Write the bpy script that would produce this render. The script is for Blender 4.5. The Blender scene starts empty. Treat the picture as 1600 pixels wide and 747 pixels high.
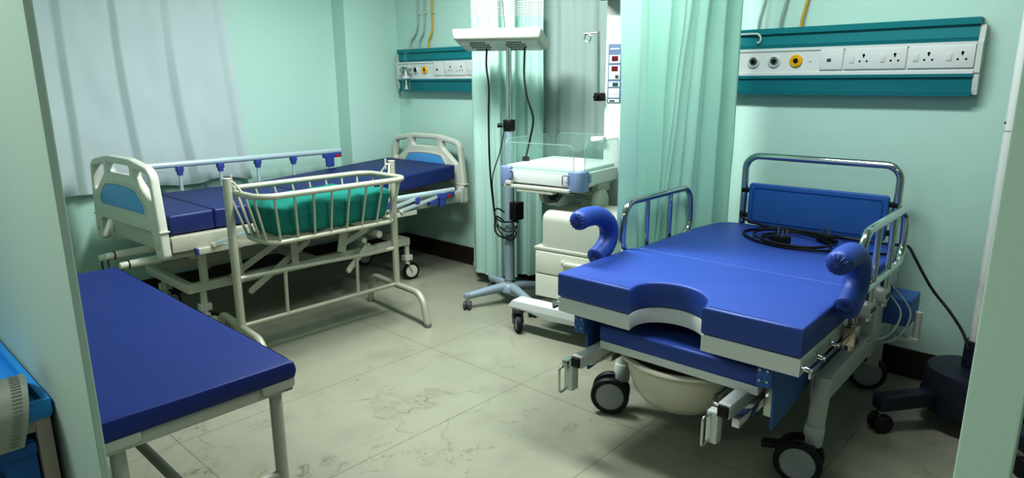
import bpy, bmesh, math, random
from mathutils import Vector, Matrix
random.seed(7)
COL = bpy.context.scene.collection
PI = math.pi

# ------------------------------------------------------------------ materials
def lin(h):
    h = h.lstrip('#')
    v = [int(h[i:i+2], 16)/255 for i in (0, 2, 4)]
    return tuple((c/12.92 if c <= .04045 else ((c+.055)/1.055)**2.4) for c in v) + (1,)

def mat(name, col, rough=.5, metal=0., bump=0., bscale=60., var=0., vscale=4., spec=.5, coat=0., trans=0., emit=0., stretch=None):
    m = bpy.data.materials.new(name); m.use_nodes = True
    nt = m.node_tree; N = nt.nodes; L = nt.links
    b = N['Principled BSDF']; c = lin(col)
    b.inputs['Base Color'].default_value = c
    b.inputs['Roughness'].default_value = rough
    b.inputs['Metallic'].default_value = metal
    b.inputs['Specular IOR Level'].default_value = spec
    b.inputs['Coat Weight'].default_value = coat
    if emit:
        b.inputs['Emission Color'].default_value = c; b.inputs['Emission Strength'].default_value = emit
    tc = N.new('ShaderNodeTexCoord')
    vec = tc.outputs['Object']
    if stretch:
        mp = N.new('ShaderNodeMapping'); mp.inputs['Scale'].default_value = stretch
        L.new(vec, mp.inputs['Vector']); vec = mp.outputs['Vector']
    if var:
        n = N.new('ShaderNodeTexNoise'); n.inputs['Scale'].default_value = vscale; n.inputs['Detail'].default_value = 4
        L.new(vec, n.inputs['Vector'])
        mx = N.new('ShaderNodeMix'); mx.data_type = 'RGBA'
        mx.inputs[6].default_value = tuple(x*(1-var) for x in c[:3])+(1,)
        mx.inputs[7].default_value = tuple(min(1, x*(1+var)) for x in c[:3])+(1,)
        L.new(n.outputs['Fac'], mx.inputs[0]); L.new(mx.outputs[2], b.inputs['Base Color'])
    if bump:
        n = N.new('ShaderNodeTexNoise'); n.inputs['Scale'].default_value = bscale; n.inputs['Detail'].default_value = 3
        L.new(vec, n.inputs['Vector'])
        bp = N.new('ShaderNodeBump'); bp.inputs['Strength'].default_value = bump; bp.inputs['Distance'].default_value = .01
        L.new(n.outputs['Fac'], bp.inputs['Height']); L.new(bp.outputs['Normal'], b.inputs['Normal'])
    if trans:
        out = N['Material Output']; t = N.new('ShaderNodeBsdfTranslucent'); t.inputs['Color'].default_value = c
        ms = N.new('ShaderNodeMixShader'); ms.inputs[0].default_value = trans
        L.new(b.outputs[0], ms.inputs[1]); L.new(t.outputs[0], ms.inputs[2]); L.new(ms.outputs[0], out.inputs['Surface'])
    return m

def acrylic(name, tint='#eefaf6', opac=.10):
    m = bpy.data.materials.new(name); m.use_nodes = True
    nt = m.node_tree; N = nt.nodes; L = nt.links
    b = N['Principled BSDF']; b.inputs['Base Color'].default_value = lin('#cfe6de'); b.inputs['Roughness'].default_value = .08
    t = N.new('ShaderNodeBsdfTransparent'); t.inputs['Color'].default_value = lin(tint)
    lw = N.new('ShaderNodeLayerWeight'); lw.inputs['Blend'].default_value = .25
    ad = N.new('ShaderNodeMath'); ad.operation = 'MULTIPLY_ADD'; ad.inputs[1].default_value = .3; ad.inputs[2].default_value = opac; ad.use_clamp = True
    ms = N.new('ShaderNodeMixShader')
    L.new(lw.outputs['Fresnel'], ad.inputs[0]); L.new(ad.outputs[0], ms.inputs[0])
    L.new(t.outputs[0], ms.inputs[1]); L.new(b.outputs[0], ms.inputs[2]); L.new(ms.outputs[0], N['Material Output'].inputs['Surface'])
    return m

def floor_mat():
    m = bpy.data.materials.new('marble_tiles'); m.use_nodes = True
    nt = m.node_tree; N = nt.nodes; L = nt.links; b = N['Principled BSDF']
    tc = N.new('ShaderNodeTexCoord'); V = tc.outputs['Object']
    def new(t, **k):
        n = N.new(t)
        for a, v in k.items(): setattr(n, a, v)
        return n
    def math_(op, a, c=None, clamp=False):
        n = new('ShaderNodeMath', operation=op, use_clamp=clamp)
        for i, x in enumerate((a, c)):
            if x is None: continue
            if isinstance(x, (int, float)): n.inputs[i].default_value = x
            else: L.new(x, n.inputs[i])
        return n.outputs[0]
    def noise(scale, detail=4, w=None, vec=None):
        n = new('ShaderNodeTexNoise'); n.inputs['Scale'].default_value = scale; n.inputs['Detail'].default_value = detail
        L.new(vec or V, n.inputs['Vector']); return n
    def ramp(f, a, c):
        n = new('ShaderNodeMapRange'); n.inputs[1].default_value = a; n.inputs[2].default_value = c
        L.new(f, n.inputs[0]); return n.outputs[0]
    def mix(f, a, c):
        n = new('ShaderNodeMix', data_type='RGBA')
        L.new(f, n.inputs[0])
        for i, x in ((6, a), (7, c)):
            if isinstance(x, tuple): n.inputs[i].default_value = x
            else: L.new(x, n.inputs[i])
        return n.outputs[2]
    base = mix(ramp(noise(1.1, 5).outputs['Fac'], .35, .65), lin('#949686'), lin('#a2a393'))
    base = mix(ramp(noise(5, 6).outputs['Fac'], .5, .9), base, lin('#8f8d80'))
    # wandering cracks: zero lines of a warped noise, kept only in patches
    wn = noise(3.5, 5)
    va = new('ShaderNodeVectorMath', operation='MULTIPLY_ADD'); va.inputs[1].default_value = (.5, .5, .5)
    L.new(wn.outputs['Color'], va.inputs[0]); L.new(V, va.inputs[2])
    n1 = noise(1.5, 6, vec=va.outputs[0])
    line = math_('ABSOLUTE', math_('SUBTRACT', n1.outputs['Fac'], .5))
    vein = ramp(line, .0034, .0008)
    patch = ramp(noise(1.9, 2).outputs['Fac'], .47, .57)
    brk = ramp(noise(14, 3).outputs['Fac'], .42, .55)
    vf = math_('MULTIPLY', math_('MULTIPLY', vein, patch), brk)
    base = mix(math_('MULTIPLY', vf, .62), base, lin('#5f6049'))
    soft = math_('MULTIPLY', ramp(line, .022, .0), math_('MULTIPLY', patch, .22))
    base = mix(soft, base, lin('#757465'))
    n2 = noise(2.6, 5, vec=va.outputs[0])
    l2 = math_('ABSOLUTE', math_('SUBTRACT', n2.outputs['Fac'], .47))
    v2 = math_('MULTIPLY', math_('MULTIPLY', ramp(l2, .003, .0006), ramp(noise(2.3, 2).outputs['Fac'], .48, .56)), .6)
    base = mix(v2, base, lin('#6d6e58'))
    # grout lines
    sp = new('ShaderNodeSeparateXYZ'); L.new(V, sp.inputs[0])
    def grid(o, off, s):
        f = math_('FRACT', math_('DIVIDE', math_('ADD', o, off), s))
        d = math_('MULTIPLY', math_('MINIMUM', f, math_('SUBTRACT', 1.0, f)), s)
        return ramp(d, .0030, .0012)
    g = math_('MAXIMUM', grid(sp.outputs[0], 2.782+7.03, .703), grid(sp.outputs[1], -2.318+14.06, 1.406))
    base = mix(math_('MULTIPLY', g, .62), base, lin('#5d5c4c'))
    L.new(base, b.inputs['Base Color'])
    b.inputs['Roughness'].default_value = .34; b.inputs['Specular IOR Level'].default_value = .42
    return m

WALL = mat('mint_paint', '#c2dfd5', .55, var=.025, vscale=1.2, bump=.03, bscale=240)
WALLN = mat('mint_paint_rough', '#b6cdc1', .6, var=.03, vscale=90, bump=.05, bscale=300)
WALLD = mat('outer_room_paint', '#8fa39a', .7)
CEIL = mat('white_ceiling', '#e8efe9', .8)
SKIRT = mat('dark_granite', '#33251f', .28, var=.2, vscale=30)
CREAM = mat('cream_enamel', '#c9c9ba', .38)
CREAM2 = mat('cream_plastic', '#d0d2c6', .4)
WHITE = mat('white_plastic', '#d3d7d5', .35)
WHITE2 = mat('white_enamel', '#cdd2cd', .35)
OFFW = mat('warm_white_plastic', '#bcbfb4', .42)
NAVY = mat('navy_vinyl', '#1b2f6c', .5, spec=.75, bump=.06, bscale=9)
TABBLUE = mat('dark_blue_vinyl', '#1b3276', .5, spec=.4, bump=.05, bscale=8)
ROYAL = mat('royal_blue_vinyl', '#30509c', .5, spec=.65, bump=.05, bscale=10)
PANELBLUE = mat('blue_sheet_metal', '#3367a6', .45)
SKYB = mat('sky_blue_plastic', '#60a6dc', .35)
BRACKET = mat('blue_nylon', '#4558a0', .4)
RED = mat('red_button', '#c02a30', .4)
ALU = mat('white_aluminium', '#c9d9dc', .3, metal=.25)
CHROME = mat('chrome_steel', '#d2d6d4', .12, metal=1.)
STEEL = mat('brushed_steel', '#b9bdb9', .28, metal=1.)
GALV = mat('grey_green_enamel', '#b9b9a8', .36, metal=.2)
GREYEN = mat('pale_grey_enamel', '#b5b6ac', .4)
GREENC = mat('green_surgical_cloth', '#10766b', .85, bump=.25, bscale=30, var=.06, vscale=8)
RUBBER = mat('black_rubber', '#15171a', .55)
DGREY = mat('dark_grey_plastic', '#4c4f55', .5)
MGREY = mat('mid_grey_plastic', '#8d949a', .45)
GREYHUB = mat('grey_hub_plastic', '#a3a9ab', .4)
BLACK = mat('black_plastic', '#0f1114', .42)
CORD = mat('black_cord', '#0a0b0d', .5)
PERI = mat('periwinkle_plastic', '#8291b2', .4)
LAMPBLUE = mat('grey_blue_enamel', '#93a3ad', .4)
TEAL = mat('teal_aluminium', '#15868c', .4)
TEALD = mat('teal_aluminium_lower', '#127880', .4)
YEL = mat('yellow_ring', '#e2b41e', .35)
YELP = mat('yellow_pipe', '#cfa53a', .4)
PIPEG = mat('grey_copper_pipe', '#a9b5b0', .35, metal=.2)
CURTG = mat('green_curtain_cloth', '#aed8c9', .75, trans=.14, bump=.04, bscale=350)
CURTG2 = mat('green_curtain_cloth_far', '#c0dfd6', .75, trans=.14, bump=.04, bscale=350)
CURTW = mat('pale_window_curtain_cloth', '#cdd9da', .7, trans=.12, bump=.03, bscale=350)
CURTB = mat('shaded_blue_curtain_cloth', '#a3b4b0', .75, trans=.12)  # cloth colour darkened to carry the shadow behind the warmer
TRBLUE = mat('trolley_blue_plastic', '#2f95d6', .4)
TRDARK = mat('trolley_dark_blue_plastic', '#1f6fb4', .42)
TRPOST = mat('trolley_taupe_post', '#b7aea4', .5)
STAND = mat('dark_navy_enamel', '#1d2436', .42)
GLASS = acrylic('clear_acrylic', '#f9fdfc', .03); GEDGE = acrylic('acrylic_edge', '#dfeae6', .35)
SHEET = mat('white_bed_sheet', '#d3d9d6', .75, bump=.12, bscale=14)
DISPR = mat('red_display', '#6b2028', .3); DISPB = mat('blue_display', '#5474a8', .35); DISPG = mat('teal_display', '#1c5a60', .3)
HOLE = mat('dark_hole', '#1a1c1e', .6)
RUST = mat('dark_brown_leather', '#35221c', .5)
COPPER = mat('worn_chrome', '#cbbcae', .25, metal=1.)
FLOOR = floor_mat()

def net_mat():
    m = bpy.data.materials.new('white_net'); m.use_nodes = True
    nt = m.node_tree; N = nt.nodes; L = nt.links; b = N['Principled BSDF']
    b.inputs['Base Color'].default_value = lin('#dfe8e3'); b.inputs['Roughness'].default_value = .8
    tc = N.new('ShaderNodeTexCoord'); v = N.new('ShaderNodeTexVoronoi'); v.inputs['Scale'].default_value = 55; v.inputs['Randomness'].default_value = .0
    L.new(tc.outputs['UV'], v.inputs['Vector'])
    mp = N.new('ShaderNodeMapping'); mp.inputs['Scale'].default_value = (1, 1, 1)
    mr = N.new('ShaderNodeMapRange'); mr.inputs[1].default_value = .26; mr.inputs[2].default_value = .36
    L.new(v.outputs['Distance'], mr.inputs[0])
    t = N.new('ShaderNodeBsdfTransparent'); ms = N.new('ShaderNodeMixShader')
    L.new(mr.outputs[0], ms.inputs[0]); L.new(t.outputs[0], ms.inputs[1]); L.new(b.outputs[0], ms.inputs[2])
    L.new(ms.outputs[0], N['Material Output'].inputs['Surface'])
    return m
NET = net_mat()

# ------------------------------------------------------------------ mesh builder
def frame_from(d):
    d = d.normalized()
    a = Vector((0, 0, 1)) if abs(d.z) < .9 else Vector((1, 0, 0))
    u = d.cross(a).normalized(); return u, d.cross(u).normalized()

def fillet(pts, r, n=5, closed=False):
    pts = [Vector(p) for p in pts]; out = []
    k = len(pts)
    for i, p in enumerate(pts):
        if not closed and i in (0, k-1): out.append(p); continue
        a, b = pts[i-1], pts[(i+1) % k]
        rr = r[i] if isinstance(r, (list, tuple)) else r
        da, db = (a-p), (b-p)
        ang = da.angle(db)
        if rr <= 0 or ang > PI-.02: out.append(p); continue
        t = min(rr/math.tan(ang/2), da.length*.49, db.length*.49)
        p0 = p+da.normalized()*t; p1 = p+db.normalized()*t
        # circular arc between p0 and p1
        R = t*math.tan(ang/2)
        c = p + (da.normalized()+db.normalized()).normalized()*(R/math.sin(ang/2))
        v0 = (p0-c); v1 = (p1-c); th = v0.angle(v1)
        for j in range(n+1):
            s = j/n
            out.append(c + (v0*math.sin((1-s)*th)+v1*math.sin(s*th))/math.sin(th))
    return out

def smooth(pts, n=8, closed=False):
    P = [Vector(p) for p in pts]; out = []; k = len(P)
    rng = range(k if closed else k-1)
    for i in rng:
        p1, p2 = P[i], P[(i+1) % k]
        p0 = P[i-1] if (i > 0 or closed) else p1*2-p2
        p3 = P[(i+2) % k] if (i+2 < k or closed) else p2*2-p1
        for j in range(n):
            t = j/n
            out.append(.5*((2*p1)+(p2-p0)*t+(2*p0-5*p1+4*p2-p3)*t*t+(3*p1-p0-3*p2+p3)*t**3))
    if not closed: out.append(P[-1])
    return out

class M:
    def __init__(s): s.bm = bmesh.new()
    def merge(s, b2, mx=None):
        if mx is not None: bmesh.ops.transform(b2, matrix=mx, verts=b2.verts)
        me = bpy.data.meshes.new('tmp'); b2.to_mesh(me); b2.free(); s.bm.from_mesh(me); bpy.data.meshes.remove(me); return s
    def box(s, x0, x1, y0, y1, z0, z1, bev=0., seg=2, mx=None):
        b = bmesh.new()
        bmesh.ops.create_cube(b, size=1)
        bmesh.ops.transform(b, matrix=Matrix.Translation(((x0+x1)/2, (y0+y1)/2, (z0+z1)/2)) @ Matrix.Diagonal((abs(x1-x0), abs(y1-y0), abs(z1-z0), 1)), verts=b.verts)
        if bev: bmesh.ops.bevel(b, geom=b.edges[:], offset=bev, segments=seg, profile=.6, affect='EDGES')
        return s.merge(b, mx)
    def bar(s, p0, p1, w, h, bev=0.):
        """square bar: w across (horizontal), h the other way"""
        p0, p1 = Vector(p0), Vector(p1); d = p1-p0; L = d.length; d.normalize()
        a = Vector((0, 0, 1)) if abs(d.z) < .95 else Vector((0, 1, 0))
        x = a.cross(d).normalized(); z = d.cross(x)
        R = Matrix((x, d, z)).transposed().to_4x4(); R.translation = (p0+p1)/2
        return s.box(-w/2, w/2, -L/2, L/2, -h/2, h/2, bev, 2, R)
    def tube(s, pts, r, n=12, closed=False, cap=True, sx=1., rr=None):
        P = [Vector(p) for p in pts]; k = len(P); b = s.bm; rings = []
        u = None
        for i in range(k):
            if closed: d = P[(i+1) % k]-P[i-1]
            else: d = P[min(i+1, k-1)]-P[max(i-1, 0)]
            if d.length < 1e-9: d = Vector((0, 0, 1))
            d.normalize()
            if u is None: u, v = frame_from(d)
            else:
                u = (u-d*u.dot(d)).normalized(); v = d.cross(u)
            R = rr[i] if rr else r
            rings.append([b.verts.new(P[i]+(u*math.cos(2*PI*j/n)*sx+v*math.sin(2*PI*j/n))*R) for j in range(n)])
        for i in range(k if closed else k-1):
            A, B = rings[i], rings[(i+1) % k]
            off = 0
            if closed and i == k-1:
                off = min(range(n), key=lambda o: sum((A[j].co-B[(j+o) % n].co).length for j in range(n)))
            for j in range(n):
                try: b.faces.new((A[j], A[(j+1) % n], B[(j+1+off) % n], B[(j+off) % n]))
                except ValueError: pass
        if cap and not closed:
            b.faces.new(rings[0][::-1]); b.faces.new(rings[-1])
        return s
    def cyl(s, p0, p1, r, r1=None, n=24, bev=0.):
        r1 = r if r1 is None else r1
        p0, p1 = Vector(p0), Vector(p1)
        if bev:
            d = (p1-p0).normalized()
            return s.tube([p0, p0+d*bev*.3, p0+d*bev, p1-d*bev, p1-d*bev*.3, p1], r, n, rr=[r-bev, r-bev*.3, r, r1, r1-bev*.3, r1-bev])
        return s.tube([p0, p1], r, n, rr=[r, r1])
    def lathe(s, prof, c=(0, 0, 0), n=32, sx=1., sy=1., cap=False, mx=None):
        b = bmesh.new(); rings = []
        for r, z in prof:
            rings.append([b.verts.new((math.cos(2*PI*j/n)*r*sx, math.sin(2*PI*j/n)*r*sy, z)) for j in range(n)])
        for A, B in zip(rings, rings[1:]):
            for j in range(n): b.faces.new((A[j], A[(j+1) % n], B[(j+1) % n], B[j]))
        if cap: b.faces.new(rings[0][::-1]); b.faces.new(rings[-1])
        T = Matrix.Translation(c)
        return s.merge(b, T @ mx if mx is not None else T)
    def plate(s, outline, holes=(), th=.02, mx=None, bev=0.):
        """flat plate from a 2D outline with holes, extruded th about its mid plane"""
        cu = bpy.data.curves.new('pl', 'CURVE'); cu.dimensions = '2D'; cu.fill_mode = 'BOTH'
        for pl in [outline]+list(holes):
            sp = cu.splines.new('POLY'); sp.points.add(len(pl)-1); sp.use_cyclic_u = True
            for q, p in zip(sp.points, pl): q.co = (p[0], p[1], 0, 1)
        cu.extrude = max(th/2-bev, 1e-4)
        if bev: cu.bevel_depth = bev; cu.bevel_resolution = 2; cu.offset = -bev
        o = bpy.data.objects.new('pl', cu); COL.objects.link(o)
        dg = bpy.context.evaluated_depsgraph_get()
        me = bpy.data.meshes.new_from_object(o.evaluated_get(dg))
        b = bmesh.new(); b.from_mesh(me)
        bmesh.ops.remove_doubles(b, verts=b.verts, dist=1e-5)
        bpy.data.objects.remove(o); bpy.data.curves.remove(cu); bpy.data.meshes.remove(me)
        return s.merge(b, mx)
    def grid(s, f, nu, nv, uvs=False):
        b = s.bm; V = [[b.verts.new(f(i/nu, j/nv)) for j in range(nv+1)] for i in range(nu+1)]
        uvl = b.loops.layers.uv.verify() if uvs else None
        for i in range(nu):
            for j in range(nv):
                fc = b.faces.new((V[i][j], V[i+1][j], V[i+1][j+1], V[i][j+1]))
                if uvs:
                    for lp, (a, c) in zip(fc.loops, ((i, j), (i+1, j), (i+1, j+1), (i, j+1))): lp[uvl].uv = uvs(a/nu, c/nv)
        return s
    def extrude_x(s, prof, x0, x1):
        """closed YZ profile swept along x"""
        b = s.bm
        A = [b.verts.new((x0, p[0], p[1])) for p in prof]; B = [b.verts.new((x1, p[0], p[1])) for p in prof]; n = len(prof)
        for i in range(n): b.faces.new((A[i], B[i], B[(i+1) % n], A[(i+1) % n]))
        b.faces.new(A); b.faces.new(B[::-1]); return s
    def xf(s, mx): bmesh.ops.transform(s.bm, matrix=mx, verts=s.bm.verts); return s
    def jitter(s, amp, sc, axis=2):
        from mathutils import noise
        for v in s.bm.verts:
            q = v.co*sc; v.co[axis] += noise.noise(q)*amp
        return s

XZ = lambda x, y, z: Matrix(((1, 0, 0, x), (0, 0, -1, y), (0, 1, 0, z), (0, 0, 0, 1)))     # plate 2D (u,v) -> (x, z)
YZ = lambda x, y, z: Matrix(((0, 0, 1, x), (1, 0, 0, y), (0, 1, 0, z), (0, 0, 0, 1)))      # plate 2D (u,v) -> (y, z)
XY = lambda x, y, z: Matrix.Translation((x, y, z))
def RZ(a, c): c = Vector(c); return Matrix.Translation(c) @ Matrix.Rotation(math.radians(a), 4, 'Z') @ Matrix.Translation(-c)
def rpoly(pts, r, n=6): return [(p.x, p.y) for p in fillet([(a, b, 0) for a, b in pts], r, n, True)]

def origin(o):
    v = Vector((0, 0, 0))
    while o: v += o.location; o = o.parent
    return v

def part(name, m, material, parent=None, label=None, sharp=40, flat=False):
    me = bpy.data.meshes.new(name)
    bmesh.ops.recalc_face_normals(m.bm, faces=m.bm.faces)
    m.bm.to_mesh(me); m.bm.free()
    if parent is not None: me.transform(Matrix.Translation(-origin(parent)))
    if not flat:
        me.shade_smooth(); me.set_sharp_from_angle(angle=math.radians(sharp))
    me.materials.append(material)
    o = bpy.data.objects.new(name, me); COL.objects.link(o)
    if parent is not None: o.parent = parent
    if label: o['label'] = label
    return o

def tag(o, label, cat, group=None):
    o['label'] = label; o['category'] = cat
    if group: o['group'] = group
    return o

def root(name, loc, label, cat, group=None):
    o = bpy.data.objects.new(name, None); o.empty_display_size = .05; COL.objects.link(o); o.location = loc
    return tag(o, label, cat, group)

def struct(name, m, material, flat=True):
    o = part(name, m, material, flat=flat); o['kind'] = 'structure'; return o

def caster(parent, c, top, r=.06, w=.028, ang=0., fork=CREAM, tyre=RUBBER, hub=CREAM2, twin=False, trail=.03):
    """swivel caster: c = wheel centre on the floor (x,y); top = height of the stem top; ang = axle heading in degrees"""
    a = math.radians(ang); ax = Vector((math.cos(a), math.sin(a), 0)); fw = Vector((-ax.y, ax.x, 0))
    C = Vector((c[0], c[1], r)); S = C+fw*trail
    m = M()
    m.cyl((S.x, S.y, r*2.05), (S.x, S.y, top), .014, n=14)
    hz = r*2.05
    for sg in ([0] if twin else [-1, 1]):
        off = ax*sg*(w/2+.006)
        if twin: m.bar(S+Vector((0, 0, hz-.01-S.z)), C, w*.8, .02, .003)
        else:
            m.bar(S+off+Vector((0, 0, hz-S.z)), C+off, .024, .005, .001)
    if not twin: m.bar(Vector((S.x, S.y, hz))-ax*(w/2+.01), Vector((S.x, S.y, hz))+ax*(w/2+.01), .03, .014, .003)
    cs = part('caster', m, fork, parent)
    offs = [-w*.8, w*.8] if twin else [0]
    for o_ in offs:
        P = C+ax*o_; q = M()
        prof = [(r*.72, -w/2*.9), (r*.93, -w/2), (r, -w/2*.5), (r, w/2*.5), (r*.93, w/2), (r*.72, w/2*.9)]
        mx = Vector((0, 0, 1)).rotation_difference(ax).to_matrix().to_4x4()
        q.lathe(prof, P, 28, mx=mx)
        wh = part('wheel', q, tyre, cs)
        h = M(); h.lathe([(.001, -w*.5), (r*.3, -w*.5), (r*.74, -w*.42), (r*.74, w*.42), (r*.3, w*.5), (.001, w*.5)], P, 28, mx=mx)
        part('hub', h, hub, wh)
    return cs

# ------------------------------------------------------------------ the room
BY = 3.74
m = M(); m.grid(lambda u, v: (-5.2+8*u, -3+6.9*v, 0), 1, 1); struct('floor', m, FLOOR)
m = M(); m.box(-5.2, 2.8, -3, 3.9, 2.75, 2.85); struct('ceiling', m, CEIL)
m = M(); m.box(-5.2, 2.8, BY, BY+.15, 0, 2.75); struct('wall_back', m, WALL)
m = M(); m.box(-5.15, -4.96, .3, BY, 0, 2.75); struct('wall_left', m, WALL)
m = M(); m.box(-4.96, -4.785, 3.21, BY, 0, 2.75, .006); struct('wall_corner', m, WALL)
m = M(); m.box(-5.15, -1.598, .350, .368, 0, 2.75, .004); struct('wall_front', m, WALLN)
m = M(); m.box(-.122, -.050, 1.2, 1.262, 0, 2.75, .003); struct('wall_right', m, mat('mint_paint_lit', '#cfeadb', .6, var=.03, vscale=90, bump=.05, bscale=300))  # pillar paint lightened to stand in for light it lacks
m = M(); m.box(2.6, 2.75, -3, BY, 0, 2.75); struct('wall_side', m, WALLD)
m = M(); m.box(-5.15, 2.75, -3.1, -2.95, 0, 2.75); struct('wall_rear', m, WALLD)
m = M(); m.box(-5.15, -5.0, -3, .4, 0, 2.75); struct('wall_outer', m, WALLD)
m = M(); m.box(-4.785, 2.6, BY-.014, BY, 0, .15, .003); struct('baseboard_back', m, SKIRT)
m = M(); m.box(-4.96, -4.946, .394, 3.21, 0, .15, .003); struct('baseboard_left', m, SKIRT)
m = M(); m.box(-4.785, -4.771, 3.2, BY-.014, 0, .15, .003); struct('baseboard_corner', m, SKIRT)

# ------------------------------------------------------------------ curtains
from mathutils import noise as NZ
def curtain(name, path, z0, z1, folds, amp, mt, label, net_from=None, lean=None, seed=0, hem=.02, group=None, fine=1., amptop=None, gpow=1., style=0):
    P = smooth([(x, y, 0) for x, y in path], 16); cum = [0]
    for a, b in zip(P, P[1:]): cum.append(cum[-1]+(b-a).length)
    T = cum[-1]
    def at(u):
        d = u*T
        for i in range(len(cum)-1):
            if d <= cum[i+1] or i == len(cum)-2:
                t = (d-cum[i])/max(cum[i+1]-cum[i], 1e-9); p = P[i].lerp(P[i+1], t); dd = (P[i+1]-P[i]).normalized()
                return p, Vector((-dd.y, dd.x, 0)), dd
    def f(u, v, zlo=z0, zhi=z1):
        z = zlo+(zhi-zlo)*v
        h = (z-z0)/(z1-z0)
        uu = min(max(u, 0), 1)
        p, nrm, tg = at(uu)
        ph = 2*PI*folds*(uu**gpow+.05*NZ.noise(Vector((uu*3, h*1.2, seed)))) + seed
        A = amp*(.65+.5*NZ.noise(Vector((uu*5, seed+3.1, h*.7))))
        if amptop is not None: A *= amptop+(1-amptop)*(1-h)
        s = math.sin(ph); s = math.copysign(abs(s)**.62, s)
        if style:                                   # broad flat panels lapping over each other at sharp creases
            fr = (ph/(2*PI)) % 1.; s = (2*fr/.86-1) if fr < .86 else 1-2*(fr-.86)/.14
            o = A*s + amp*.30*math.sin(2*PI*uu*3.3+seed+h*2.0)*(1-.6*h)
        else:
            o = A*s + amp*.28*math.sin(2.3*ph+1.3*seed+h*1.7)
        o += fine*.006*NZ.noise(Vector((uu*T*9, h*7, seed+9)))
        q = p+nrm*o
        if lean: q = q+Vector(lean(uu, h))
        zz = z
        if h < .5: zz += hem*NZ.noise(Vector((uu*T*3, 0, seed)))*(1-2*h)
        return (q.x, q.y, zz)
    top = net_from if net_from else z1
    m = M(); m.grid(lambda u, v: f(u, v, z0, top), max(150, int(folds*30)), 46)
    o = part(name, m, mt, sharp=180)
    tag(o, label, 'curtain', group)
    m = M()
    # turned hem along the bottom edge and stitched side edge
    m.grid(lambda u, v: tuple(Vector(f(u, 0, z0, z0))+Vector((0, 0, .028*v))+at(u)[1]*-.004), max(150, int(folds*30)), 1)
    part('hem', m, mt, o, sharp=180)
    if net_from:
        m = M(); m.grid(lambda u, v: f(u, v, net_from, z1), max(150, int(folds*30)), 10, uvs=lambda a, b: (a*T*2.0, b*(z1-net_from)*1.2))
        part('net_band', m, NET, o, sharp=180, label='white open net band along the curtain top')
    return o

curtain('window_curtain', [(-4.885, 1.02), (-4.90, 1.5), (-4.89, 2.0), (-4.90, 2.36)], .805, 2.6, 3.7, .026, CURTW,
        'pale blue-white window curtain hanging on the left wall behind the adjustable bed', lean=lambda u, h: (0, -.12*u*h, 0), seed=2.2, hem=.05, amptop=.7, style=1, fine=1.6)
curtain('back_curtain', [(-3.10, 3.705), (-2.7, 3.70), (-2.15, 3.705)], .62, 2.6, 4.5, .013, CURTB,
        'pale grey-blue curtain on the back wall behind the infant warmer', seed=5.1)
curtain('privacy_curtain', [(-3.66, 3.50), (-3.50, 3.43), (-3.38, 3.41), (-3.30, 3.44), (-3.25, 3.52), (-3.20, 3.60), (-3.04, 3.645)], .085, 2.6, 4.6, .036, CURTG2,
        'gathered mint green privacy curtain with a white net top beside the phototherapy lamp', net_from=1.945, seed=.3, hem=.02, gpow=1.35,
        lean=lambda u, h: (.035*h*(1-u), .0, 0), fine=1.3)
curtain('privacy_curtain', [(-1.745, 2.60), (-1.75, 2.9), (-1.73, 3.25), (-1.64, 3.61)], .30, 2.6, 5.4, .062, CURTG,
        'wide mint green privacy curtain hanging between the infant warmer and the delivery bed', seed=3.7, gpow=1.75,
        lean=lambda u, h: (0, -.30*math.exp(-((u-.62)/.22)**2)*(1-h)**1.6, 0), fine=1.6)

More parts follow.
